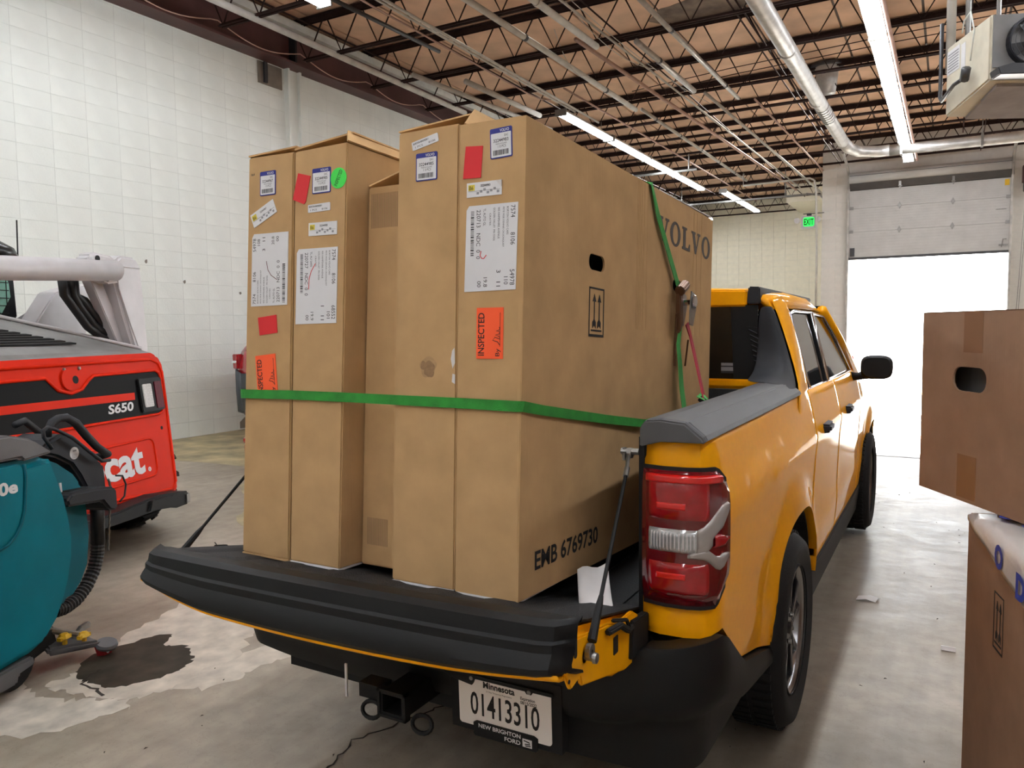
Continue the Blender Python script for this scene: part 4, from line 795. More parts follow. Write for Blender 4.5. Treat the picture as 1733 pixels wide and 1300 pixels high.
# ---- wheels
RY, FY, WR = 1.17, 4.40, .378
def make_wheel():
    x = .94
    w_ = obj('tyre', MB().lathe([(.235, -.005), (.25, -.01), (.30, .012), (.335, .005), (.352, -.015), (.365, -.04), (.366, -.1), (.365, -.17), (.35, -.2), (.30, -.215), (.235, -.2)], (x, RY, WR), (1, 0, 0), 56), M['rubber'], tk, smooth=True)
    tr = MB()
    for k in range(60):
        a = 2*pi*k/60
        for s in (0, 1): 
            a2 = a+s*.05; c, s_ = cos(a2), sin(a2); c2, s2 = cos(a2+.065), sin(a2+.065); x0, x1 = (x-.028, x-.095) if s == 0 else (x-.11, x-.18)
            tr.hexa([(x0, RY+.360*c, WR+.360*s_), (x1, RY+.360*c, WR+.360*s_), (x1, RY+.360*c2, WR+.360*s2), (x0, RY+.360*c2, WR+.360*s2)], [(x0, RY+.371*c, WR+.371*s_), (x1, RY+.371*c, WR+.371*s_), (x1, RY+.371*c2, WR+.371*s2), (x0, RY+.371*c2, WR+.371*s2)])
    obj('tread_blocks', tr, M['rubber'], w_, kind='stuff')
    obj('rim', MB().lathe([(.24, 0), (.245, -.012), (.232, -.012), (.222, -.03), (.215, -.17), (.235, -.19)], (x, RY, WR), (1, 0, 0), 48), M['alu'], w_, smooth=True)
    obj('hub', MB().lathe([(0, -.02), (.03, -.02), (.034, -.028), (.06, -.035), (.075, -.06), (.07, -.1), (0, -.1)], (x, RY, WR), (1, 0, 0), 24), M['wheelblk'], w_, smooth=True)
    obj('brake_disc', MB().lathe([(0, -.1), (.15, -.1), (.15, -.12), (0, -.12)], (x, RY, WR), (1, 0, 0), 32), M['steel'], w_)
    for k in range(5):
        a = 2*pi*k/5+.3
        fr = Fr((x-.03, RY, WR), (0, cos(a), sin(a)), (0, -sin(a), cos(a)), (1, 0, 0))
        sp = MB().prism([(.05, -.035), (.05, .035), (.12, .05), (.228, .085), (.232, .045), (.15, .012), (.15, -.012), (.232, -.045), (.228, -.085), (.12, -.05)], fr, -.03, .0)
        o_ = obj('spoke', sp, M['wheelblk'], w_, bev=.004)
        f2 = MB().prism([(.07, .022), (.13, .040), (.228, .074), (.23, .052), (.14, .018)], fr, .0, .003).prism([(.07, -.022), (.14, -.018), (.23, -.052), (.228, -.074), (.13, -.040)], fr, .0, .003)
        obj('spoke_face', f2, M['alu'], w_)
        obj('lug_nut', MB().lathe([(0, .012), (.009, .01), (.011, 0)], fr.p(.052*cos(.6), .052*sin(.6), 0), (1, 0, 0), 8), M['steel'], w_)
    return w_
w0 = make_wheel()
def dup_wheel(dy, flip):
    c = w0.copy(); COL.objects.link(c); c.parent = tk
    if flip:
        c.rotation_euler = (0, 0, pi); wl_ = WL['tyre']; c.location = V((-wl_.x, wl_.y+dy, wl_.z))-WL[tk.name]
    else: c.location = w0.location+V((0, dy, 0))
    WL[c.name] = c.location+WL[tk.name]
    for ch in w0.children:
        d = ch.copy(); COL.objects.link(d); d.parent = c
dup_wheel(FY-RY, False); dup_wheel(0, True); dup_wheel(FY-RY, True)
obj('axle', MB().tube([(-.75, RY, WR), (.75, RY, WR)], .05, 10).tube([(-.75, FY, WR), (.75, FY, WR)], .05, 10), M['dark'], tk)
# ================================================================ CARTONS ON THE TRUCK
PA = radians(3)
EX, EY, EN = V((1, 0, 0)), V((0, sin(PA), cos(PA))), V((0, -cos(PA), sin(PA)))
O = V((0, -.2, .845))
RF = Fr(O, EX, EY, EN)                     # rear face frame, n points out of the boxes (towards -y)
DEP = V((.042, 1.58*cos(PA), -1.58*sin(PA)))    # depth direction of every carton
def carton(label, corners, setback=0, length=1.58, group=None):
    """corners: bl, br, tr, tl in rear-face coordinates"""
    t = thing('tall_carton', RF.p((corners[0][0]+corners[1][0])/2, 0), label, 'cardboard box')
    d0 = DEP*(setback/1.58); d1 = DEP*(length/1.58)
    a = [RF.p(*c)+d0 for c in corners]; b = [RF.p(*c)+d1 for c in corners]
    o = obj('carton_body', MB().hexa(a, b), M['card'], t, bev=.004, seg=2)
    return t
def sticker(par, name, poly, m_, lift=.0015, fr=RF, label=None):
    return obj(name, MB().prism(poly, fr, .0003, lift), m_, par, label=label)
def barcode(par, fr, u0, v0, u1, v1, vert=False, n=22, seed=1, lift=.0016, m_=None):
    rnd = random.Random(seed); mb = MB(); t = 0
    L_ = (v1-v0) if vert else (u1-u0)
    while t < L_*.97:
        w = rnd.choice((.6, .6, 1.1, 1.6))*L_/n/1.7
        if vert: mb.prism(rect(u0, v0+t, u1, v0+min(L_, t+w)), fr, lift, lift+.0004)
        else: mb.prism(rect(u0+t, v0, u0+min(L_, t+w), v1), fr, lift, lift+.0004)
        t += w+L_/n/1.5
    obj('barcode', mb, m_ or M['ink'], par)
def small_label(t, num, u, v, rot=0.0, w=.068, h=.074):
    fr = Fr(RF.p(u, v), V(EX*cos(rot)+EY*sin(rot)), V(-EX*sin(rot)+EY*cos(rot)), EN)
    s = obj('parcel_label', MB().prism(rrect(0, 0, w, h, .004), fr, .0003, .0016), M['blue'], t, label='small white label with a blue header and border')
    obj('label_face', MB().prism(rrect(.003, .003, w-.003, h-.013, .002), fr, .0016, .0021), M['white'], s)
    text('lettering', 'VOLVO', fr, w*.45, h-.0105, w*.42, .0072, M['white'], s, lift=.0018, bold=.02, depth=0)
    text('lettering', num, fr, w*.16, h*.53, w*.68, .0085, M['ink'], s, lift=.0023, bold=.01)
    text('lettering', 'EAC', fr, w*.66, h*.69, w*.18, .006, M['ink'], s, lift=.0023)
    text('lettering', 'MADE IN POLAND', fr, w*.26, h*.45, w*.5, .0035, M['ink'], s, lift=.0023)
    text('lettering', '1 0 PCS', fr, w*.36, h*.34, w*.36, .0065, M['ink'], s, lift=.0023)
    barcode(s, fr, w*.14, h*.10, w*.85, h*.27, n=20, seed=len(num)+int(u*100), lift=.0021)
def yellow_label(t, num, u, v, rot, w=.108, h=.04):
    fr = Fr(RF.p(u, v), V(EX*cos(rot)+EY*sin(rot)), V(-EX*sin(rot)+EY*cos(rot)), EN)
    s = obj('route_label', MB().prism(rect(0, 0, w, h), fr, .0003, .0016), M['white'], t, label='small white label with a yellow corner')
    obj('yellow_mark', MB().prism(rect(.005, h*.45, .024, h*.85), fr, .0016, .002), M['yelp'], s)
    text('lettering', 'B6', fr, .008, h*.5, .012, .01, M['ink'], s, lift=.0024)
    text('lettering', num, fr, w*.4, h*.66, w*.28, .006, M['ink'], s, lift=.002, bold=.02)
    mb = MB()
    for k in range(7): mb.prism(rect(.03+.010*k, .006+.004*(k % 3), .037+.010*k, .008+.004*(k % 3)+.004), fr, .0016, .002)
    mb.prism(rect(.004, h*.40, w-.004, h*.42), fr, .0016, .002)
    obj('fine_print', mb, M['grp'], s)
def red_sticker(t, poly): return sticker(t, 'red_sticker', poly, M['red'], .0018, label='plain red sticker')
def big_label(t, u0, v0, u1, v1, up, rows, date, seed):
    """up=3: lines read downwards; up=1: lines read upwards"""
    s = obj('shipping_label', MB().prism([(u0, v0), (u1-.004, v0+.002), (u1, v1), (u0+.012, v1+.001), (u0+.004, v1-.01)], RF, .0003, .0016), M['white'], t, label='large white shipping label')
    W, Hh = u1-u0, v1-v0
    def put(txt, a, b0, b1, wd, bold=0, m_=None):
        # a: position across (0 = first printed line at the right for up=3), b0..b1 along the reading direction
        if up == 3: text('lettering', txt, RF, u1-(a+wd)*W, v1-b1*Hh, wd*W, (b1-b0)*Hh, m_ or M['ink'], s, lift=.0018, rot=3, bold=bold)
        else: text('lettering', txt, RF, u0+a*W, v0+b0*Hh, wd*W, (b1-b0)*Hh, m_ or M['ink'], s, lift=.0018, rot=1, bold=bold)
    put('7574', .05, .03, .17, .08); put('8106', .05, .34, .48, .08); put(rows[0], .05, .76, .94, .085)
    put('BORTON VOLVO CARS', .17, .04, .36, .035); put('PETE MOE DENNIS CROONQUIST', .25, .04, .5, .035); put('905 HAMPSHIRE AVENUE', .335, .04, .40, .035)
    put('GOLDEN VALLEY  MN 55426', .42, .04, .42, .035); put('CRATES', .50, .1, .24, .03); put(rows[1], .6, .04, .24, .045)
    put(rows[2], .17, .84, .93, .075); put(rows[3], .31, .76, .95, .075); put(rows[4], .56, .84, .95, .07); put('00', .68, .88, .95, .07)
    put(date+'   NDC  0  0', .70, .05, .62, .075)
    a0 = .80
    if up == 3: barcode(s, RF, u1-(a0+.06)*W-.004, v1-.58*Hh, u1-a0*W-.004, v1-.04*Hh, vert=True, n=34, seed=seed)
    else: barcode(s, RF, u0+(a0+.05)*W, v0+.04*Hh, u0+(a0+.12)*W, v0+.58*Hh, vert=True, n=34, seed=seed)
    if up == 3: obj('pen_mark', MB().ribbon([RF.p(u0+x*W, v0+y*Hh, .0018) for x, y in rows[5]], tuple(EN), .0022, .0003), M['red'], s)
    else: obj('pen_mark', MB().ribbon([RF.p(u0+x*W, v0+y*Hh, .0018) for x, y in rows[5]], tuple(EN), .0018, .0003), M['redd'], s)
    return s
def inspected(t, u, v, w, h, rot, half=False):
    fr = Fr(RF.p(u, v), V(EX*cos(rot)+EY*sin(rot)), V(-EX*sin(rot)+EY*cos(rot)), EN)
    s = obj('inspected_sticker', MB().prism(rect(0, 0, w, h), fr, .0003, .0018), M['oran'], t, label='fluorescent orange sticker reading INSPECTED By')
    text('lettering', 'INSPECTED', fr, w*.06, h*.06, w*.24, h*.84, M['ink'], s, rot=1, bold=.015, lift=.002)
    text('lettering', 'By', fr, w*.72, h*.05, w*.2, h*.15, M['ink'], s, rot=1, bold=.01, lift=.002)
    obj('signature', MB().ribbon([fr.p(w*a, h*b, .002) for a, b in ((.88, .27), (.80, .33), (.62, .36), (.70, .42), (.90, .38), (.85, .44), (.72, .46), (.88, .49), (.86, .53), (.75, .54), (.88, .57), (.86, .62))], tuple(fr.n), .0018, .0003).prism(rect(w*.88, h*.24, w*.893, h*.9), fr, .0018, .0022), M['ink'], s)
c1 = carton('leftmost tall carton on the tailgate with a part hidden orange sticker', [(-.499, 0), (-.3, 0), (-.29, 1.219), (-.479, 1.222)])
c2 = carton('second tall carton from the left, with the round green sticker', [(-.294, 0), (-.1, 0), (-.083, 1.222), (-.286, 1.218)])
c3 = carton('narrow unlabelled carton set back in the middle with an open flap', [(-.098, -.002), (.086, -.002), (.096, 1.11), (-.082, 1.11)], setback=.09)
c4 = carton('tall carton second from the right with a dark smudge and two labels on top', [(.09, 0), (.296, 0), (.295, 1.222), (.099, 1.221)])
# carton 5 with open hand holes: built as body with cut-out
c5 = thing('tall_carton', RF.p(.4, 0), 'right-hand tall carton with hand holes and big printed lettering on its side', 'cardboard box')
cor = [(.300, 0), (.489, 0), (.493, 1.214), (.298, 1.216)]
a = [RF.p(*c) for c in cor]; b = [RF.p(*c)+DEP for c in cor]
e1 = DEP.normalized()
SF = Fr(a[1], e1, a[2]-a[1], (1, 0, 0))     # side face frame, n = +x
Hh_ = (a[2]-a[1]).length
def holed(outer, hole):
    """ring of quads between a rectangle and a rounded hole"""
    u0, v0, u1, v1 = outer; n_ = len(hole); out = []
    cx = sum(p[0] for p in hole)/n_; cy = sum(p[1] for p in hole)/n_
    for p in hole:
        dx, dy = p[0]-cx, p[1]-cy; k = min((((u1 if dx > 0 else u0)-cx)/dx) if abs(dx) > 1e-9 else 1e9, (((v1 if dy > 0 else v0)-cy)/dy) if abs(dy) > 1e-9 else 1e9)
        out.append((cx+dx*k, cy+dy*k))
    return out
mb = MB(); hs = [rrect(.375, .878, .485, .925, .022), rrect(1.10, .880, 1.195, .922, .02)]
cells = [(0, 0, 1.58, .85), (0, .85, .33, .95), (.53, .85, 1.05, .95), (1.25, .85, 1.58, .95), (0, .95, 1.58, Hh_)]
for c in cells: mb.add([SF.p(x, y) for x, y in rect(*c)], [(0, 1, 2, 3)])
for outer, h in (((.33, .85, .53, .95), hs[0]), ((1.05, .85, 1.25, .95), hs[1])):
    o_ = holed(outer, h); n_ = len(h)
    # include rectangle corners
    vs = [SF.p(*p) for p in h]+[SF.p(*p) for p in o_]+[SF.p(*p, -.006) for p in h]
    fs = [(i, (i+1) % n_, n_+(i+1) % n_, n_+i) for i in range(n_)]+[(i, (i+1) % n_, 2*n_+(i+1) % n_, 2*n_+i) for i in range(n_)]
    mb.add(vs, fs)
    for cx, cy in rect(*outer):
        near = sorted(range(n_), key=lambda i: (o_[i][0]-cx)**2+(o_[i][1]-cy)**2)
        e_ = [i for i in near if abs(o_[i][0]-cx) < 1e-6][:1]+[i for i in near if abs(o_[i][1]-cy) < 1e-6][:1]
        if len(e_) == 2: mb.add([SF.p(cx, cy), SF.p(*o_[e_[0]]), SF.p(*o_[e_[1]])], [(0, 1, 2)])
mb.add([*a, *b], [(0, 1, 2, 3), (4, 7, 6, 5), (3, 2, 6, 7), (0, 3, 7, 4), (0, 4, 5, 1)])
# rear edge return
obj('carton_body', mb, M['card'], c5)
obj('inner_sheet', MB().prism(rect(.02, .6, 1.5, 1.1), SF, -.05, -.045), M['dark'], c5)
# ---- open flaps, bottom edges
def quad(par, name, pts, m_, th=.005): return obj(name, MB().add([V(p) for p in pts], [(0, 1, 2, 3)] if len(pts) == 4 else [(0, 1, 2)]), m_, par, solid=th)
def rp(u, v, d): return RF.p(u, v)+e1*d
quad(c2, 'top_flap', [rp(-.286, 1.222, 0), rp(-.283, 1.225, 1.5), rp(-.15, 1.265, 1.5), rp(-.105, 1.262, .05)], M['card'])
quad(c2, 'top_flap', [rp(-.084, 1.223, .0), rp(-.084, 1.223, 1.55), rp(-.13, 1.258, 1.5), rp(-.12, 1.266, .04)], M['card'])
quad(c1, 'top_flap', [rp(-.479, 1.224, 0), rp(-.479, 1.224, 1.5), rp(-.30, 1.24, 1.5), rp(-.30, 1.238, .02)], M['card'])
quad(c4, 'top_flap', [rp(.10, 1.222, .0), rp(.10, 1.222, 1.5), rp(.26, 1.31, 1.45), rp(.245, 1.30, .16)], M['card'])
quad(c4, 'top_flap', [rp(.295, 1.224, .02), rp(.295, 1.224, 1.5), rp(.25, 1.30, 1.45), rp(.245, 1.302, .14)], M['card'])
quad(c3, 'top_flap', [rp(.084, 1.114, .10), rp(.084, 1.114, 1.5), rp(.086, 1.25, 1.5), rp(.086, 1.25, .15)], M['cardin'])
quad(c3, 'top_flap', [rp(-.078, 1.113, .09), rp(-.078, 1.113, 1.5), rp(.06, 1.235, 1.5), rp(.075, 1.235, .24)], M['card'])
quad(c5, 'top_flap', [rp(.30, 1.218, .01), rp(.49, 1.216, .01), rp(.49, 1.219, 1.57), rp(.30, 1.222, 1.57)], M['card'], .004)
quad(c5, 'top_flap', [rp(.33, 1.222, 1.0), rp(.49, 1.218, .95), rp(.495, 1.222, 1.56), rp(.32, 1.24, 1.56)], M['white'], .003)
for c_, u0, u1 in ((c1, -.497, -.302), (c2, -.292, -.102), (c4, .092, .294), (c5, .302, .486)):
    obj('bottom_flap', MB().prism([(u0, -.004), (u1, -.006), (u1, .001), (u0, .0)], RF, -.3, .001), M['white'] if c_ is not c1 else M['card'], c_)
# corrugation bruises, creases, smudges
for c_, u0, u1, v0, v1, sb in ((c3, -.07, .085, .99, 1.09, .09), (c3, -.075, .0, .06, .14, .09)):
    f_ = Fr(RF.p(0, 0)+e1*sb, EX, EY, EN); mb = MB(); k = u0
    while k < u1: mb.prism(rect(k, v0, k+.0022, v1), f_, .0, .0004); k += .0052
    obj('crushed_flutes', mb, M['cardin'], c_)
sm1 = mat('light_brown_smudge', (172, 138, 98), .9, var=.06, scale=60); sm2 = mat('brown_smudge', (150, 118, 84), .9, var=.12, scale=60)
for k, (cu_, cv_, ru_, rv_) in enumerate(((.205, .588, .026, .028), (.207, .585, .018, .021), (.212, .572, .012, .012), (.19, .592, .009, .012))):
    obj('smudge', MB().prism([(cu_+ru_*(1+.10*sin(3*a_+k)+.06*sin(7*a_))*cos(a_), cv_+rv_*(1+.08*sin(2*a_+k)+.06*sin(5*a_))*sin(a_)) for a_ in [2*pi*q/30 for q in range(30)]], RF, .0002, .0004+.0002*k), sm1 if k == 0 else sm2, c4)
obj('torn_patch', MB().prism([(.284, .585), (.291, .60), (.289, .64), (.282, .632), (.278, .61)], RF, .0002, .001).prism([(.282, .55), (.292, .545), (.292, .57), (.284, .572)], RF, .0002, .001), M['paperm'], c4)
cr = MB()
for x in (.74, .752, .765, .78, .80, .83, 1.33, 1.37, 1.43): obj('crease', MB().prism(rect(x, .72, x+.0025, Hh_-.004), SF, .0, .0009), M['card'], c5)
obj('crease', MB().prism([(.482, .1), (.486, .1), (.490, .75), (.478, .75)], RF, 0, .0012), M['card'], c5)
# ---- stickers
small_label(c1, '32244967', -.428, 1.1, -.0, .066, .073); small_label(c2, '32244985', -.214, 1.086, 0, .071, .073); small_label(c4, '32244985', .159, 1.084, .0, .069, .074); small_label(c5, '32244983', .392, 1.116, .04, .064, .076)
yellow_label(c1, '32244967', -.452, 1.005, .42, .105, .043); yellow_label(c2, '32244985', -.227, .965, -.01, .109, .038); yellow_label(c5, '32244983', .322, 1.026, .0, .104, .037)
red_sticker(c1, [(-.434, .73), (-.356, .738), (-.351, .684), (-.426, .676)]); red_sticker(c2, [(-.27, 1.153), (-.221, 1.14), (-.239, 1.066), (-.246, 1.06), (-.291, 1.077)]); red_sticker(c5, [(.317, 1.158), (.369, 1.154), (.364, 1.074), (.31, 1.076)])
g_ = sticker(c2, 'inspected_sticker', circ(-.114, 1.123, .0295, 28), M['grn'], label='round fluorescent green sticker')
fg = Fr(RF.p(-.114, 1.123), V(EX*cos(1.1)+EY*sin(1.1)), V(-EX*sin(1.1)+EY*cos(1.1)), EN); text('lettering', 'INSPECTED', fg, -.024, -.006, .048, .012, M['ink'], g_, bold=.01, lift=.0018)
for c_, u, v, r_, s1 in ((c2, -.23, 1.033, .02, 'BORTON 8003002811'), (c4, .148, 1.167, .2, 'BORTON 8003002811')):
    fr = Fr(RF.p(u, v), V(EX*cos(r_)+EY*sin(r_)), V(-EX*sin(r_)+EY*cos(r_)), EN)
    s = obj('address_label', MB().prism(rrect(0, 0, .086, .023, .003), fr, .0003, .0015), M['white'], c_, label='narrow white address label')
    text('lettering', s1, fr, .005, .014, .05, .005, M['ink'], s, lift=.0018, bold=.02); text('lettering', '1 PCS      8106', fr, .01, .004, .066, .005, M['ink'], s, lift=.0018)
big_label(c1, -.464, .765, -.308, .985, 1, ['54978', 'TL AUTO GL', '108', '3   11', '20.8', [(.42, .62), (.46, .5), (.55, .42), (.70, .36)]], '220713', 3)
big_label(c2, -.277, .708, -.114, .928, 3, ['68552', 'TL AU SAFE', '101', '1   11', '19.9', [(.48, .80), (.38, .7), (.33, .6), (.32, .46)]], '220727', 4)
big_label(c5, .318, .784, .474, 1.003, 3, ['54978', 'TL AUTO GL', '110', '3   11', '19.8', [(.32, .47), (.30, .42), (.33, .385), (.37, .38), (.42, .42)]], '220713', 5)
obj('torn_corner', MB().prism([(.41, 1.062), (.427, 1.062), (.427, 1.045)], RF, .0018, .006), M['paperm'], c5)
inspected(c5, .357, .612, .079, .13, 0); inspected(c1, -.432, .488, .085, .125, .1)
obj('stray_print', MB().prism(rect(-.466, 1.165, -.464, 1.172), RF, .0002, .0006).prism(rect(-.461, 1.165, -.458, 1.171), RF, .0002, .0006).prism(rect(-.455, 1.166, -.453, 1.172), RF, .0002, .0006), M['grink'], c1)
# side print
text('lettering', 'EMB 6769730', SF, .082, .062, .39, .052, M['ink'], c5, bold=.022, lift=.0012, label='black printed lettering EMB 6769730')
def slab(par):
    pr = MB(); h = .085; v0 = 1.045
    def poly(p, u): pr.prism([(u+x, v0+y*h) for x, y in p], SF, .0004, .0012)
    w = .12
    def Vl(u): poly([(.0, 1), (.0, .90), (.012, .88), (.046, 0), (.062, 0), (.10, .88), (.113, .90), (.113, 1), (.075, 1), (.075, .90), (.085, .88), (.064, .3), (.042, .88), (.05, .90), (.05, 1)], u)
    def Ll(u): poly([(0, 1), (0, .9), (.012, .88), (.012, .12), (0, .1), (0, 0), (.095, 0), (.095, .32), (.085, .32), (.075, .12), (.042, .12), (.042, .88), (.055, .9), (.055, 1)], u)
    def Ol(u):
        n_ = 24; o_ = [(u+.058+.058*cos(2*pi*k/n_), v0+h*.5+.54*h*sin(2*pi*k/n_)) for k in range(n_)]; i_ = [(u+.058+.028*cos(2*pi*k/n_), v0+h*.5+.42*h*sin(2*pi*k/n_)) for k in range(n_)]
        pr.add([SF.p(*p, .0012) for p in o_+i_], [(k, (k+1) % n_, n_+(k+1) % n_, n_+k) for k in range(n_)])
    Vl(.93); Ol(1.055); Ll(1.19); Vl(1.30); Ol(1.43)
    obj('lettering', pr, M['grink'], par, label='large grey printed serif lettering')
slab(c5)
def arrows(par, fr, u0, v0, w, h, m_=None):
    m_ = m_ or M['ink']; pr = MB(); t = w*.05
    pr.prism(rect(u0, v0, u0+w, v0+t*1.4), fr, .0004, .0012).prism(rect(u0, v0+h-t, u0+w, v0+h), fr, .0004, .0012).prism(rect(u0, v0, u0+t, v0+h), fr, .0004, .0012).prism(rect(u0+w-t, v0, u0+w, v0+h), fr, .0004, .0012)
    pr.prism(rect(u0+w*.15, v0+h*.11, u0+w*.85, v0+h*.145), fr, .0004, .0012)
    for c in (.35, .68):
        x = u0+w*c; s = w*.028
        pr.prism([(x-s, v0+h*.22), (x+s, v0+h*.22), (x+s, v0+h*.72), (x+w*.12, v0+h*.71), (x, v0+h*.87), (x-w*.12, v0+h*.71), (x-s, v0+h*.72)], fr, .0004, .0012)
        pr.prism([(x-w*.11, v0+h*.17), (x, v0+h*.24), (x+w*.11, v0+h*.17), (x+w*.11, v0+h*.30), (x, v0+h*.37), (x-w*.11, v0+h*.30)], fr, .0004, .0012)
    obj('this_way_up_mark', pr, m_, par, label='printed frame with two upward arrows')
arrows(c5, SF, .38, .683, .105, .145)
# ---- straps
hs_ = thing('ratchet_strap', RF.p(0, .5), 'green ratchet strap running level across the back of the cartons', 'strap')
bp_ = [(-.68, .42, 1.24), (-.60, .30, 1.29), (-.499-.006, .0, RF.p(0, .497).z)]
pts = [V(p) for p in bp_]+[RF.p(-.502, .495, .004), RF.p(-.49, .495, .010), RF.p(-.29, .498, .006), RF.p(-.10, .498, .006), RF.p(.09, .497, .006), RF.p(.30, .496, .006), RF.p(.485, .494, .008), RF.p(.497, .494, .0), SF.p(.10, .480, .006), SF.p(.5, .435, .010), SF.p(.8, .405, .02), V((.64, .78, 1.245)), V((.67, .85, 1.235))]
nr = [(-1, 0, 0)]*3+[(-1, -1, 0)]+[tuple(EN)]*6+[(1, -1, 0)]+[(1, 0, 0)]*5
obj('webbing', MB().ribbon(pts, nr, .027, .0022), M['strap'], hs_)
vs_ = thing('ratchet_strap', SF.p(1.1, .8), 'green ratchet strap over the top of the right-hand carton, hanging by its red end', 'strap')
pts = [V((-.70, .9, 1.26)), V((-.56, .9, 1.9)), rp(-.48, 1.235, 1.0), rp(-.28, 1.28, .95), rp(-.1, 1.285, .93), rp(.1, 1.285, .9), rp(.25, 1.315, .88), rp(.31, 1.235, .86), rp(.49, 1.222, .845), SF.p(.845, Hh_+.003, .006), SF.p(.90, 1.12, .010), SF.p(1.02, .99, .014), SF.p(1.135, .865, .018)]
nr = [(-1, 0, 0)]*2+[(0, 0, 1)]*7+[(1, 0, .5)]+[(1, 0, 0)]*3
obj('webbing', MB().ribbon(pts, nr, .034, .0022), M['strap'], vs_)
ra = Fr(SF.p(1.14, .80, .02), SF.ex*1+SF.ey*-.35, SF.ey, (1, 0, 0))
rt = obj('ratchet', MB().prism([(-.03, .075), (.025, .08), (.05, .04), (.04, -.04), (.0, -.05), (-.02, .0)], ra, .0, .004).prism([(-.03, .075), (.025, .08), (.05, .04), (.04, -.04), (.0, -.05), (-.02, .0)], ra, .036, .040), M['steel'], vs_, bev=.002, label='steel ratchet mechanism')
obj('ratchet_handle', MB().tube([ra.p(-.10, .04, .02), ra.p(-.05, .09, .02)], .020, 10).prism([(-.10, .05), (-.07, .065), (-.02, -.05), (-.035, -.10), (-.055, -.06)], ra, .004, .022), M['bronze'], rt, bev=.004)
obj('ratchet_gear', MB().lathe([(.0, -.004), (.022, -.004), (.026, 0), (.022, .004), (0, .004)], ra.p(.005, .045, .045), ra.n, 12).tube([ra.p(.0, .04, 0), ra.p(.0, .04, .042)], .012, 8), M['chrome'], rt)
obj('wire_frame', MB().tube([SF.p(1.06, .79, .03), SF.p(1.075, .66, .02), SF.p(1.08, .60, .02)], .0035, 5).tube([SF.p(1.20, .70, .03), SF.p(1.20, .60, .02)], .0035, 5), M['bronze'], rt)
obj('loose_tail', MB().ribbon([SF.p(1.14, .76, .02), SF.p(1.13, .68, .014), SF.p(1.135, .6, .022), SF.p(1.15, .52, .024), SF.p(1.165, .45, .03), SF.p(1.18, .40, .028), SF.p(1.19, .36, .028)], (1, 0, 0), [.028, .04, .046, .046, .046, .038, .02], .0025), M['strap2'], vs_, label='pale green loose webbing tail')
obj('red_webbing', MB().ribbon([SF.p(1.18, .76, .028), SF.p(1.20, .70, .04), V((.69, .77, 1.27))], (1, 0, .2), .040, .004), M['rstrap'], vs_, label='red end of the strap')
obj('strap_hook', MB().tube([(.675, .77, 1.285), (.70, .765, 1.265), (.72, .765, 1.235)], .012, 8), M['plast'], vs_)
obj('webbing', MB().ribbon([(.67, .77, 1.295), (.69, .77, 1.285), (.705, .78, 1.27)], (0, -.3, 1), .035, .003), M['strap2'], vs_)
# paper in the bed
pp = MB(); rows = []
q = [V((.515, .10, .80)), V((.57, .19, .80)), V((.655, .02, .79)), V((.575, -.02, .79))]
for i in range(7):
    a_ = q[0].lerp(q[1], i/6); b_ = q[3].lerp(q[2], i/6); rows.append([a_.lerp(b_, j/6)+V((0, 0, .05*(1-j/6)**2+.006*sin(i*1.2))) for j in range(7)])
o = obj('paper_sheet', MB().grid(rows), M['paperm'], solid=.0006, smooth=True); tag(o, 'crumpled white paper lying on the bed beside the cartons', 'paper')
# ================================================================ CARTON STACK ON THE RIGHT
lo = thing('tall_carton', (1.75, .55, 0), 'tall brown carton standing at the right edge under the smaller one', 'cardboard box')
u2 = V((.22, -.975, 0)).normalized(); n2 = V((-.975, -.22, 0)).normalized(); P2 = V((1.485, 1.0, 0))
B = [P2, P2+u2*1.25, P2+u2*1.25-n2*.75, P2-n2*.75]
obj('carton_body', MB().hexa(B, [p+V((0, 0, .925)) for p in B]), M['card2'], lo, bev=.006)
LF = Fr(P2, u2, (0, 0, 1), n2)
arrows(lo, LF, .29, .60, .085, .165)
fm = thing('plastic_film', (1.7, .6, .925), 'white plastic film with blue print draped over the lower right carton', 'plastic film')
rows = []
for i in range(13):
    d = i/12; r = []
    L_ = .03+d*1.15
    for j in range(33):
        t = j/32
        # path: from on top of the box out to the left edge then hanging down
        hang = .02+.21*d; top = .40
        s = t*(top+hang)
        if s < top: p = P2+u2*L_-n2*(top-s)+V((0, 0, .928+.004*(1+sin(i*1.1+j*.4))))
        else: p = P2+u2*L_+n2*(.010+.006*sin(i*1.3)**2)+V((0, 0, .930-(s-top)))
        r.append(p)
    rows.append(r)
obj('film_sheet', MB().grid(rows), M['film'], fm, smooth=True, solid=.0015)
TF = Fr(P2+V((0, 0, .9385)), u2, -n2, (0, 0, 1))
k = 0
for s_, u, v in (('O', .10, .05), ('D', .22, .08), ('V', .26, .17), ('O', .36, .07), ('V', .40, .20), ('D', .56, .05), ('O', .60, .17), ('O', .75, .07)):
    text('lettering', s_, TF, u, v, .055, .075, M['fblue'], fm, bold=.05, lift=.004, rot=k % 4 if s_ != 'O' else 0); k += 1
for s_, u, v in (('O', .34, .86), ('D', .52, .83), ('V', .70, .80)):
    text('lettering', s_, LF, u, v-.01, .07, .07, M['fblue'], fm, bold=.05, lift=.018)
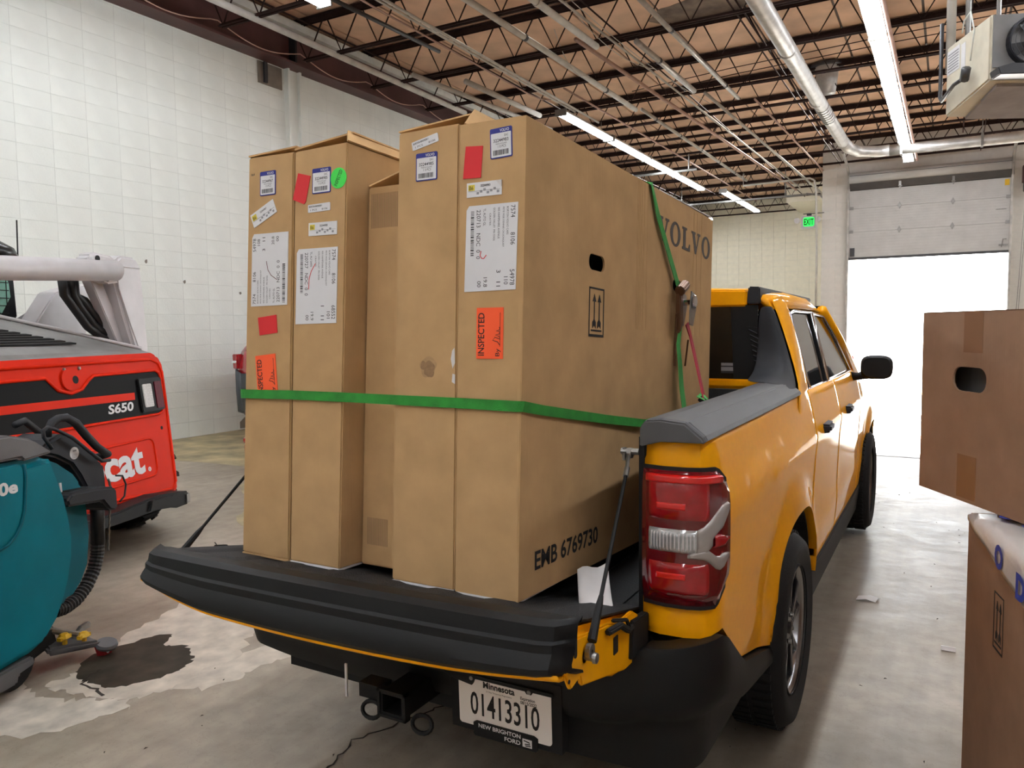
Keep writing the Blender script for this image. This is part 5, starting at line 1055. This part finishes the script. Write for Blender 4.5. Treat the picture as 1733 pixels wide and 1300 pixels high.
# upper box
up_ = thing('carton', (1.9, 1.0, .945), 'smaller brown carton with an oval hand hole, on top of the stack at right', 'cardboard box')
u3 = V((.509, -.861, 0)).normalized(); n3 = V((-.861, -.509, 0)).normalized(); P3 = V((1.334, 1.3, .944))
UF = Fr(P3, u3, (0, 0, 1), n3); W3, H3, D3 = .80, .628, .55
mb = MB(); h = rrect(.196, .308+.944-.944+.02, .372, .388+.02, .036, 6)
h = [(x, y+.02) for x, y in rrect(.19, .345, .368, .425, .038, 6)]
outer = (.15, .32, .41, .48)
for c in ((0, 0, W3, .32), (0, .32, .15, .48), (.41, .32, W3, .48), (0, .48, W3, H3)): mb.add([UF.p(x, y) for x, y in rect(*c)], [(0, 1, 2, 3)])
o_ = holed(outer, h); n_ = len(h)
mb.add([UF.p(*p) for p in h]+[UF.p(*p) for p in o_]+[UF.p(*p, -.007) for p in h], [(i, (i+1) % n_, n_+(i+1) % n_, n_+i) for i in range(n_)]+[(i, (i+1) % n_, 2*n_+(i+1) % n_, 2*n_+i) for i in range(n_)])
for cx, cy in rect(*outer):
    near = sorted(range(n_), key=lambda i: (o_[i][0]-cx)**2+(o_[i][1]-cy)**2)
    e_ = [i for i in near if abs(o_[i][0]-cx) < 1e-6][:1]+[i for i in near if abs(o_[i][1]-cy) < 1e-6][:1]
    if len(e_) == 2: mb.add([UF.p(cx, cy), UF.p(*o_[e_[0]]), UF.p(*o_[e_[1]])], [(0, 1, 2)])
A = [UF.p(0, 0), UF.p(W3, 0), UF.p(W3, H3), UF.p(0, H3)]; Bk = [UF.p(0, 0, -D3), UF.p(W3, 0, -D3), UF.p(W3, H3, -D3), UF.p(0, H3, -D3)]
mb.add(A+Bk, [(4, 7, 6, 5), (0, 4, 5, 1), (0, 3, 7, 4), (1, 5, 6, 2)])
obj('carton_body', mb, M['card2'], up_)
obj('top_flap', MB().add([A[3], A[2], Bk[2], Bk[3]], [(0, 1, 2, 3)]), M['card2'], up_, solid=.004)
obj('inner_sheet', MB().prism(rect(.03, .2, .5, .55), UF, -.12, -.11), M['lgrey'], up_)
obj('packing_tape', MB().prism(rect(.245, H3-.135, .345, H3-.001), UF, .0002, .0008), M['tape'], up_); obj('packing_tape', MB().prism(rect(.228, .012, .33, .155), UF, .0002, .0008), M['tape'], up_)
pc_ = obj('paper_scrap', MB().grid([[V((1.0+.05*i+.01*j, 2.74+.04*j, .004+.012*((i+j) % 2))) for j in range(3)] for i in range(3)]), M['paperm'], solid=.001); tag(pc_, 'small torn scrap of paper on the floor to the right of the rear wheel', 'paper')
pc_ = obj('torn_label', MB().grid([[V((1.42+.03*i, 2.2+.03*j, .004+.008*((i*2+j) % 2))) for j in range(3)] for i in range(3)]), M['paperm'], solid=.001); tag(pc_, 'tiny shred of torn paper beside the lower right carton', 'paper')

# ---- further cartons right of the truck, standing beyond the stack at the right edge
for k, (x, y, w, d, h) in enumerate(((2.35, 3.3, .8, .9, .8), (2.4, 4.4, .8, 1.0, .75), (2.5, 5.6, .85, 1.0, .8), (2.65, 6.9, .9, 1.1, .8), (2.9, 8.3, .9, 1.1, .8))):
    for j in range(2):
        t = thing('carton', (x, y, j*(h+.003)), 'brown carton in the row behind the right-hand stack, %s from the camera, %s layer' % (ORD[k], ('lower', 'upper')[j]), 'cardboard box', 'cartons hidden behind the right-hand stack')
        s_ = .02*j
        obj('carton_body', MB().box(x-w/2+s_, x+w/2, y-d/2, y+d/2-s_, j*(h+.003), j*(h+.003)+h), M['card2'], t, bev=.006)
        obj('packing_tape', MB().box(x-w/2-.0008+s_, x+w/2+.0008, y-.03, y+.03, j*(h+.003)+h, j*(h+.003)+h+.0008).box(x-w/2-.0008+s_, x-w/2+s_, y-.03, y+.03, j*(h+.003)+h-.12, j*(h+.003)+h), M['tape'], t)
# ================================================================ SKID-STEER LOADER
TH = radians(20); BU = V((-sin(TH), cos(TH), 0)); BN = V((cos(TH), sin(TH), 0)); BZ = V((0, 0, 1))
BP = V((-3.519, 1.511, 0))
sk = thing('skid_steer_loader', BP+BU*-.4-BN*1.2, 'orange and grey skid-steer loader seen from behind at the left edge', 'loader')
BF = Fr(BP, BU, BZ, BN); eyd = (BZ-BN*.13).normalized(); DF = Fr(BP+V((0, 0, .3)), BU, eyd, BN)
def dpl(name, poly, w0, w1, m_, par=sk, **k): return obj(name, MB().prism(poly, DF, w0, w1), m_, par, **k)
door = [(-1.42, 1.09)]+[(.47, 1.09), (.53, 1.065), (.57, 1.0), (.572, .9), (.545, .4), (.515, .05), (.49, .015), (.44, 0), (-.238, .06), (-1.3, .12), (-1.42, .14)]
D = dpl('rear_door', door, -.10, .0, M['orange'], bev=.025, seg=4, label='orange rear door with black band')
# raised rim around the black band
band = [(-1.38, .965), (-.642, .965), (-.603, .93), (-.55, .88), (-.443, .853), (-.345, .872), (-.275, .925), (-.215, .955), (.44, .955), (.485, .935), (.50, .895), (.478, .69), (.455, .64), (.41, .625), (-.6, .635), (-1.38, .66)]
dpl('black_band', band, .0, .003, M['blackp'], D)
obj('door_bead', MB().tube([DF.p(u, v, .004) for u, v in band], .011, 6, closed=True), M['orange'], D, smooth=True)
rim = [(-1.38, 1.04), (.42, 1.04), (.50, 1.01), (.535, .94), (.53, .8), (.49, .1), (.44, .05), (-.2, .1), (-1.38, .17)]
obj('door_bead', MB().tube([DF.p(u, v, .0) for u, v in rim], .012, 6), M['orange'], D, smooth=True)
dpl('lock_boss', circ(-.443, .945, .075, 28), .0, .012, M['orange'], D, bev=.006)
dpl('lock_hole', circ(-.395, .94, .026, 20), .012, .0135, M['dark'], D)
for u, v in ((-.47, 1.01), (-.335, 1.012)): obj('bolt', MB().lathe([(0, .012), (.010, .01), (.013, 0)], DF.p(u, v, .0), DF.n, 8), M['steel'], D)
dpl('stripe', [(-1.38, .785), (.167, .757), (.174, .808), (-1.38, .835)], .003, .005, M['orange'], D)
text('lettering', 'S650', DF, -.131, .682, .27, .066, M['white'], D, bold=.03, lift=.005, shear=.15)
lamp = dpl('tail_lamp', rrect(.215, .655, .485, .902, .02), .003, .02, M['plast'], D, bev=.006)
dpl('clear_lens', rrect(.245, .69, .345, .86, .01), .02, .027, M['lensw'], lamp); dpl('red_lens', rrect(.385, .672, .462, .872, .01), .02, .027, M['lensr'], lamp)
for k in range(9): dpl('lens_rib', rect(.25, .70+.017*k, .34, .706+.017*k), .027, .029, M['lgrey'], lamp)
obj('door_bead', MB().tube([DF.p(u, v, .0) for u, v in rrect(-.9, .19, .30, .465, .06)], .009, 6, closed=True), M['orange'], D, smooth=True)
text('lettering', 'Bobcat', DF, -.80, .225, .96, .225, M['white'], D, bold=.035, lift=.003)
dpl('registered_mark', circ(.205, .245, .017, 16), .003, .0045, M['white'], D); text('lettering', 'R', DF, .197, .236, .014, .017, M['orange'], D, lift=.006)
dpl('bolt_hole', circ(.425, .52, .014, 12), .0, .0015, M['dark'], D)
for k in range(3): dpl('bolt_hole', circ(-.62+.07*k, .52, .008, 10), .0, .0015, M['dark'], D)
# hood with louvres, chassis
def bz(u, z, w): return BP+BU*u+BZ*z+BN*w
obj('hood', MB().hexa([bz(-1.4, 1.37, -.18), bz(.54, 1.37, -.18), bz(.50, 1.37, -1.1), bz(-1.4, 1.37, -1.1)], [bz(-1.4, 1.41, -.22), bz(.48, 1.40, -.24), bz(-.35, 1.712, -1.05), bz(-1.4, 1.722, -1.05)]), M['mgrey'], sk, bev=.01)
HFr = Fr(bz(-1.4, 1.410, -.22), BU, V(bz(-1.4, 1.722, -1.05)-bz(-1.4, 1.410, -.22)), BZ)
for k in range(17):
    v = .14+.043*k; obj('louvre', MB().prism([(.0, v), (1.33-.052*k, v), (1.30-.052*k, v+.022), (.0, v+.022)], HFr, -.004, .007), M['dark'], sk)
obj('hood_edge', MB().tube([bz(.49, 1.41, -.25), bz(.1, 1.56, -.62), bz(-.33, 1.72, -1.04)], .014, 6), M['lgrey'], sk, smooth=True)
obj('chassis', MB().hexa([bz(-1.4, .28, -.14), bz(.36, .28, -.14), bz(.36, .28, -2.3), bz(-1.4, .28, -2.3)], [bz(-1.4, 1.37, -.28), bz(.42, 1.37, -.28), bz(.42, .9, -2.3), bz(-1.4, .9, -2.3)]), M['lgrey'], sk)
obj('fender', MB().hexa([bz(.42, 1.30, -.5), bz(.66, 1.27, -.5), bz(.66, 1.27, -.9), bz(.42, 1.3, -.9)], [bz(.42, 1.40, -.5), bz(.66, 1.32, -.5), bz(.66, 1.36, -.9), bz(.42, 1.45, -.9)]), M['lgrey'], sk)
# rear bumper
obj('belly_shade_box', MB().hexa([bz(-1.4, .16, -.3), bz(.05, .16, -.3), bz(.05, .16, -2.2), bz(-1.4, .16, -2.2)], [bz(-1.4, .30, -.16), bz(.1, .30, -.16), bz(.1, .30, -2.2), bz(-1.4, .30, -2.2)]), M['dark'], sk)  # dark filler box standing in for the shadow under the loader
bmp = obj('rear_bumper', MB().prism([(-1.4, .40), (-.386, .37), (-.133, .38), (.064, .388), (.40, .345), (.42, .335), (.42, .245), (.27, .245), (.21, .262), (.056, .282), (-.245, .285), (-1.4, .31)], BF, .0, .14), M['plast'], sk, bev=.012)
obj('tie_down', MB().prism([(.375, .26), (.41, .26), (.41, .325), (.375, .325)], BF, .14, .15), M['steel'], bmp)
obj('bumper_brace', MB().prism([(-.05, .37), (.2, .355), (.05, .29), (-.08, .30)], BF, .14, .16), M['plast'], bmp, bev=.004)
def bwheel(u, w):
    c = bz(u, .41, w); g_ = obj('tyre', MB().lathe([(.2, -.13), (.33, -.14), (.39, -.11), (.41, -.04), (.41, .04), (.39, .11), (.33, .14), (.2, .13)], c, BU, 36), M['rubber'], sk, smooth=True)
    lg = MB()
    for k in range(18):
        a = 2*pi*k/18
        for s in (-1, 1):
            f_ = Fr(c, BU, V(BZ*cos(a+s*.08)+BN*sin(a+s*.08))); lg.hexa([f_.p(s*.01, .39, -.02), f_.p(s*.125, .38, .03), f_.p(s*.125, .38, .065), f_.p(s*.01, .39, .02)], [f_.p(s*.01, .43, -.02), f_.p(s*.125, .41, .03), f_.p(s*.125, .41, .065), f_.p(s*.01, .43, .02)])
    obj('tyre_lugs', lg, M['rubber'], g_, kind='stuff')
    obj('rim', MB().lathe([(0, .05), (.12, .05), (.19, .12), (.2, .13)], c, BU, 20), M['lgrey'], g_, smooth=True)
for u in (.62, -1.52):
    for w in (-.56, -1.75): bwheel(u, w)
# lift arm cross tube and right upright
obj('cross_tube', MB().tube([bz(-1.45, 1.905, -.3), bz(-.8, 1.925, -.3), bz(.30, 1.985, -.3)], .075, 20), M['lgrey'], sk, smooth=True)
obj('arm_lug', MB().prism([(-.0, 2.03), (.02, 2.075), (.09, 2.098), (.25, 2.088), (.33, 2.05), (.34, 1.90), (.2, 1.88)], BF, -.40, -.28), M['lgrey'], sk, bev=.02, seg=3)
obj('lug_pin', MB().lathe([(0, .0), (.022, 0), (.022, .006), (0, .006)], BF.p(.09, 2.055, -.28), BN, 14), M['dark'], sk)
obj('lift_arm_post', MB().prism([(.295, 2.04), (.376, 2.103), (.55, 2.098), (.60, 2.04), (.625, 1.85), (.66, 1.36), (.50, 1.36), (.38, 1.66), (.30, 1.9)], BF, -.52, -.30), M['lgrey'], sk, bev=.02, seg=3, label='light grey lift arm upright')
obj('post_weld', MB().tube([BF.p(.31, 2.03, -.298), BF.p(.33, 1.86, -.298), BF.p(.43, 1.62, -.298), BF.p(.55, 1.37, -.298)], .006, 5).tube([BF.p(.32, 2.02, -.298), BF.p(.58, 2.02, -.298)], .005, 5), M['lgrey'], sk)
obj('lift_arm_brace', MB().prism([(.143, 1.909), (.255, 1.915), (.56, 1.38), (.44, 1.38)], BF, -.46, -.38), M['lgrey'], sk, bev=.006)
obj('lift_arm_side', MB().prism([(.09, 1.60), (.30, 1.835), (.52, 1.89), (.80, 1.93), (.84, 1.80), (.60, 1.52), (.44, 1.52)], BF, -.95, -.80), M['lgrey'], sk, bev=.01)
obj('lift_arm', MB().hexa([bz(.45, 1.45, -.9), bz(.6, 1.45, -.9), bz(.6, .5, -3.0), bz(.45, .5, -3.0)], [bz(.45, 1.85, -.9), bz(.6, 1.85, -.9), bz(.6, .75, -3.0), bz(.45, .75, -3.0)]), M['lgrey'], sk, bev=.01)
obj('lift_arm', MB().hexa([bz(-1.75, 1.45, -.9), bz(-1.6, 1.45, -.9), bz(-1.6, .5, -3.0), bz(-1.75, .5, -3.0)], [bz(-1.75, 1.85, -.9), bz(-1.6, 1.85, -.9), bz(-1.6, .75, -3.0), bz(-1.75, .75, -3.0)]), M['lgrey'], sk, bev=.01)
hp = [(-.03, 1.91), (-.02, 1.80), (.06, 1.69), (.20, 1.58), (.33, 1.50), (.42, 1.45)]
for k in range(6):
    d = .028*k; obj('hydraulic_hose', MB().tube([BF.p(u+d*1.0+(.02*sin(u*20+k)), z+d*(.2 if i > 1 else 0)+(.01*k if i == 2 else 0), -.46-.02*(k % 2)) for i, (u, z) in enumerate(hp)], .03, 8), M['hose'], sk, smooth=True)
for k in range(4): obj('hose_fitting', MB().tube([BF.p(.37+.04*k, 1.50-.01*k, -.45), BF.p(.42+.035*k, 1.42, -.45)], .012, 6), M['steel'], sk)
# cab
obj('cab_frame', MB().hexa([bz(-1.5, 1.6, -1.05), bz(.27, 1.6, -1.05), bz(.27, 1.2, -2.2), bz(-1.5, 1.2, -2.2)], [bz(-1.5, 2.12, -1.02), bz(.21, 2.10, -1.02), bz(.21, 2.10, -2.1), bz(-1.5, 2.12, -2.1)]), M['plast'], sk, bev=.06, seg=4)
obj('cab_roof', MB().lathe([(.0, .12), (.12, .11), (.22, .05), (.25, -.02), (.0, -.03)], bz(.0, 2.10, -1.15), BZ, 24), M['wheelblk'], sk, smooth=True)
obj('cab_glass', MB().prism([(-1.2, 1.66), (.02, 1.66), (.12, 1.80), (.11, 1.90), (.07, 1.97), (-1.2, 1.97)], BF, -1.04, -1.015), M['mesh'], sk)
gm = MB()
for k in range(14): gm.tube([BF.p(-.83+.07*k, 1.66, -1.01), BF.p(-.83+.07*k, 1.97, -1.01)], .003, 4)
for k in range(6): gm.tube([BF.p(-.95, 1.68+.055*k, -1.01), BF.p(.10, 1.68+.055*k, -1.01)], .003, 4)
obj('glass_guard_mesh', gm, M['dark'], sk)
obj('antenna', MB().tube([bz(.19, 2.05, -1.0), bz(.20, 2.36, -1.0)], .005, 6), M['dark'], sk)
# ================================================================ FLOOR SCRUBBER
SP = V((-1.982, -.015, 0)); SC = Fr(SP, BU, BZ, BN)
sc = thing('floor_scrubber', SP-BU*.3-BN*.25, 'teal walk-behind floor scrubber with black handle at the left edge', 'floor scrubber')
def spl(name, poly, w0, w1, m_, par=sc, **k): return obj(name, MB().prism(poly, SC, w0, w1), m_, par, **k)
body = [(-.75, 1.0), (-.05, 1.0), (.115, 1.005), (.14, .975), (.168, .905), (.205, .807), (.229, .707), (.243, .606), (.236, .512), (.207, .409), (.17, .325), (.121, .248), (.045, .180), (-.03, .160), (-.228, .150), (-.75, .145)]
spl('tank_core', [(u*.9-.03, .58+(z-.58)*.93) for u, z in body], -.56, -.10, M['teal2'], bev=.03)
spl('tank_body', body, -.13, 0, M['teal'], bev=.045, seg=5, smooth=True, ang=1.2)
spl('side_panel', [(-.7, 1.0), (-.075, .995), (-.052, .975), (-.05, .93), (-.066, .80), (-.085, .75), (-.115, .71), (-.155, .685), (-.2, .672), (-.7, .66)], -.01, .006, M['teal'], bev=.012, seg=3)
obj('panel_groove', MB().tube([SC.p(*q, .002) for q in ((-.045, .985), (-.042, .93), (-.058, .79), (-.08, .735), (-.112, .695), (-.155, .668), (-.22, .655))], .007, 6), M['teal2'], sc, smooth=True)
spl('lid', [(-.75, 1.13), (-.113, 1.117), (-.01, 1.09), (.03, 1.07), (.125, 1.008), (-.045, .997), (-.06, 1.012), (-.75, 1.018)], -.55, .004, M['sgrey'], bev=.02, seg=3)
LdF = Fr(SC.p(-.25, 1.124, -.02), BU*1+BZ*-.12, -BN, BZ)
lb = obj('lid_label', MB().prism(rect(.0, .02, .22, .18), LdF, .001, .003), M['white'], sc)
for k in range(5): obj('fine_print', MB().prism(rect(.12, .04+.025*k, .2, .05+.025*k), LdF, .003, .004), M['oran'] if k % 2 else M['grp'], lb)
text('lettering', 'T300e', SC, -.35, .875, .26, .055, M['white'], sc, bold=.04, lift=.007)
spl('rear_tank', [(.12, .995), (.20, .97), (.30, .925), (.40, .855), (.455, .785), (.47, .67), (.478, .553), (.455, .40), (.40, .315), (.33, .262), (.2, .25), (.12, .4)], -.46, -.10, M['teal2'], bev=.035, seg=4, smooth=True, ang=1.2)
spl('tank_seam', [(.262, .84), (.275, .84), (.292, .6), (.28, .45), (.26, .34), (.25, .36), (.268, .45), (.278, .6)], -.10, -.094, M['lgrey'])
K = spl('control_console', [(.22, .985), (.30, 1.035), (.37, 1.055), (.42, 1.045), (.52, .965), (.635, .875), (.66, .86), (.668, .79), (.672, .66), (.53, .655), (.52, .76), (.48, .83), (.43, .895), (.34, .945)], -.38, -.16, M['plast2'], bev=.015, seg=3)
obj('round_sticker', MB().prism(circ(.447, .950, .030, 24), SC, -.16, -.158), M['white'], K)
obj('fine_print', MB().prism(rect(.436, .958, .460, .966), SC, -.158, -.157), M['grp'], K)
for k in range(3): obj('fine_print', MB().prism(rect(.43, .942-.007*k, .464, .944-.007*k), SC, -.158, -.157), M['grp'], K)
hw_ = [(.30, 1.05), (.30, 1.085), (.325, 1.115), (.37, 1.13), (.42, 1.128), (.48, 1.095), (.55, 1.02), (.62, .955), (.695, .905)]
obj('steering_handle', MB().tube([SC.p(u, z, -.17) for u, z in hw_]+[SC.p(.705, .885, -.24), SC.p(.69, .895, -.36), SC.p(.55, 1.01, -.40), SC.p(.42, 1.11, -.40), SC.p(.34, 1.10, -.38)], [.014, .017, .019, .019, .02, .021, .021, .02, .022, .02, .018, .018, .018, .016], 10), M['plast2'], sc, smooth=True)
obj('control_bail', MB().tube([SC.p(u, z, -.13) for u, z in ((.27, 1.0), (.225, 1.06), (.222, 1.09), (.25, 1.102), (.30, 1.085), (.40, 1.035), (.51, .950), (.60, .885), (.66, .88))], .009, 8), M['plast2'], sc, smooth=True)
spl('handle_bracket', [(.215, .770), (.25, .795), (.28, .797), (.43, .785), (.545, .768), (.56, .75), (.565, .655), (.535, .648), (.50, .66), (.455, .712), (.225, .738)], -.20, -.02, M['plast2'], bev=.012, seg=3)
spl('bracket_groove', [(.28, .80), (.40, .792), (.42, .782), (.29, .786)], -.12, -.06, M['plast'])
obj('drain_hose', MB().tube([SC.p(.64, .66, -.2), SC.p(.635, .55, -.2), SC.p(.63, .45, -.2)], .034, 12), M['hose'], sc, smooth=True)
hz = [(.632, .46), (.622, .39), (.59, .32), (.53, .255), (.46, .215), (.38, .20), (.30, .21)]
hp_ = []
for i in range(len(hz)-1):
    for k in range(8): hp_.append((lerp(hz[i][0], hz[i+1][0], k/8), lerp(hz[i][1], hz[i+1][1], k/8)))
obj('drain_hose', MB().tube([SC.p(u, z, -.2) for u, z in hp_], [.030+.004*(i % 2) for i in range(len(hp_))], 12), M['hose'], sc, label='ribbed black drain hose')
obj('ball_chain', MB().tube([SC.p(.665+.004*(i % 2)+(.04*sin(i/22*pi) if i < 10 else -.002*(i-10)), .78-.016*i, -.15) for i in range(24)], .006, 5), M['steel'], sc)
obj('cable_loop', MB().tube([SC.p(.66, .80, -.1), SC.p(.71, .79, -.1), SC.p(.735, .74, -.1), SC.p(.72, .68, -.1), SC.p(.68, .66, -.1)], .005, 6), M['hose'], sc, smooth=True)
spl('base_skirt', [(-.75, .145), (-.03, .15), (-.02, .11), (-.11, .10), (-.12, .065), (-.75, .06)], -.50, -.015, M['sgrey'], bev=.01)
spl('scrub_deck', [(-.7, .14), (.20, .2), (.22, .1), (-.1, .05), (-.7, .03)], -.45, -.1, M['dark'], bev=.02)
obj('drive_wheel', MB().lathe([(0, 0), (.11, 0), (.12, .02), (.12, .05), (0, .05)], SC.p(-.05, .12, -.15), BN, 22), M['rubber'], sc); obj('drive_wheel', MB().lathe([(0, 0), (.11, 0), (.12, .02), (.12, .05), (0, .05)], SC.p(-.05, .12, -.48), BN, 22), M['rubber'], sc)
# squeegee assembly: placed from the floor point (-1.98, .21)
SQ = V((-2.01, .20, 0)); QF = Fr(SQ, BU, BZ, BN)
s = obj('squeegee_arm', MB().tube([SC.p(.10, .24, -.2), QF.p(-.03, .17, -.16), QF.p(.06, .12, -.08)], [.018, .016, .014], 8), M['steel'], sc)
obj('squeegee_housing', MB().hexa([QF.p(-.10, .075, -.12), QF.p(.10, .05, .0), QF.p(.16, .05, -.12), QF.p(-.0, .075, -.25)], [QF.p(-.10, .115, -.12), QF.p(.09, .085, .0), QF.p(.14, .085, -.12), QF.p(-.0, .115, -.25)]), M['sgrey'], s, bev=.012)
for u, z, w in ((-.02, .125, -.1), (.055, .105, -.06)):
    obj('yellow_knob', MB().lathe([(0, .035), (.018, .03), (.03, .012), (.012, .0), (.012, -.02)], QF.p(u, z, w), BZ, 6).prism([(u-.035, z+.005), (u+.035, z+.002), (u+.035, z+.018), (u-.035, z+.021)], QF, w-.01, w+.01), M['yknob'], s)
obj('bumper_roller', MB().lathe([(0, -.012), (.045, -.012), (.05, 0), (.045, .012), (0, .012)], QF.p(.115, .055, .01), V((.25, 0, 1)), 20), M['sgrey'], s, smooth=True, ang=.7)
obj('squeegee_blade', MB().hexa([QF.p(.11, .0, .0), QF.p(.15, .0, .01), QF.p(.14, .0, -.03), QF.p(.10, .0, -.03)], [QF.p(.09, .055, .0), QF.p(.14, .055, .005), QF.p(.13, .055, -.03), QF.p(.08, .055, -.03)]), M['redr'], s)
obj('blade_clip', MB().prism([(.095, .055), (.115, .055), (.13, .015), (.12, .01)], QF, .005, .012), M['white'], s)
obj('rear_bracket', MB().prism([(.06, .10), (.12, .135), (.17, .14), (.185, .125), (.175, .105), (.15, .11), (.11, .075)], QF, -.14, -.12), M['steel'], s, bev=.003)
# ================================================================ RED CAR BY THE WALL
car = thing('car', (-6.35, 7.6, 0), 'red car with grey lower bumper mostly hidden behind the left cartons', 'car')
cx0, cx1, cy0 = -7.2, -5.5, 5.5
def cs(t, ins): # superellipse-ish section
    return t
rows = []
for y, zt2, zb2, hw in ((5.50, 1.02, .62, .55), (5.52, 1.20, .48, .74), (5.60, 1.40, .42, .82), (5.75, 1.52, .38, .86), (6.1, 1.58, .30, .88), (7.2, 1.60, .28, .9), (8.4, 1.5, .28, .9), (8.9, 1.15, .28, .9), (9.8, 1.0, .3, .86), (10.1, .8, .4, .7)):
    r = []; zm = (zt2+zb2)/2; 
    for k in range(29):
        a = 2*pi*k/28; ca, sa = cos(a), sin(a); ex_ = .45
        x = (abs(ca)**ex_)*(1 if ca > 0 else -1)*hw*(1-.14*max(0, sa)**2); z = zm+(abs(sa)**ex_)*(1 if sa > 0 else -1)*(zt2-zb2)/2
        r.append(V((-6.3+x, y, z)))
    rows.append(r)
mb = MB().grid(rows); mb.f.append(tuple(range(28))); 
obj('body', mb, M['carred'], car, smooth=True)
SEC = ((5.50, 1.02, .62, .55), (5.52, 1.20, .48, .74), (5.60, 1.40, .42, .82), (5.75, 1.52, .38, .86), (6.1, 1.58, .30, .88), (7.2, 1.60, .28, .9), (8.4, 1.5, .28, .9), (8.9, 1.15, .28, .9))
for s_ in (1, -1):
    for ya, yb in ((5.95, 6.6), (6.66, 7.4), (7.46, 8.25)):
        rw = []
        for q in range(6):
            y = lerp(ya, yb, q/5); zt2 = interp(y, [(a[0], a[1]) for a in SEC]); zb2 = interp(y, [(a[0], a[2]) for a in SEC]); hw = interp(y, [(a[0], a[3]) for a in SEC]); zm = (zt2+zb2)/2; r = []
            for k in range(7):
                a = radians(18+k*7); r.append(V((-6.3+s_*(cos(a)**.45*hw*(1-.14*sin(a)**2)+.006), y, zm+sin(a)**.45*(zt2-zb2)/2+.002)))
            rw.append(r)
        obj('side_window', MB().grid(rw), M['glass'], car, smooth=True, solid=-.006)
rows2 = []
for y, zt2, zb2, hw in ((5.47, .96, .46, .64), (5.485, 1.0, .44, .76), (5.56, 1.02, .42, .84), (5.75, .9, .36, .885), (6.2, .6, .30, .905)):
    rows2.append([V((-6.3+hw*x, y, z)) for x, z in [(-1, zt2), (-1.0, (zt2+zb2)/2), (-.97, zb2), (-.5, zb2-.02), (.5, zb2-.02), (.97, zb2), (1.0, (zt2+zb2)/2), (1, zt2)]])
obj('grey_bumper', MB().grid(rows2).add([rows2[0][0], rows2[0][2], rows2[0][5], rows2[0][7]], [(0, 1, 2, 3)]), M['cargrey'], car, smooth=True, solid=.02)
obj('rear_glass', MB().prism([(-7.0, 1.15), (-5.6, 1.15), (-5.75, 1.45), (-6.85, 1.45)], Fr((0, 5.60, 0), (1, 0, 0), (0, .25, 1), (0, -1, 0)), .05, .075), M['glass'], car)
for x in (-7.10, -5.62):
    obj('tail_light', MB().hexa([(x-.02, 5.50, 1.02), (x+.08, 5.48, 1.02), (x+.08, 5.56, 1.02), (x-.02, 5.56, 1.02)], [(x-.03, 5.50, 1.22), (x+.07, 5.50, 1.22), (x+.07, 5.6, 1.22), (x-.03, 5.6, 1.22)]), M['redl'], car, bev=.01)
obj('reverse_lens', MB().box(-7.11, -7.04, 5.472, 5.5, 1.10, 1.13), M['white'], car)
for x in (-7.13, -5.67):
    for y in (6.35, 9.1):
        obj('wheel', MB().lathe([(0, 0), (.2, .0), (.21, .02), (.31, .02), (.33, -.02), (.33, -.2), (0, -.2)] if x > -6 else [(0, 0), (.2, .0), (.21, -.02), (.31, -.02), (.33, .02), (.33, .2), (0, .2)], (x+(.17 if x > -6 else -.0), y, .33), (1, 0, 0), 28), M['rubber'], car)
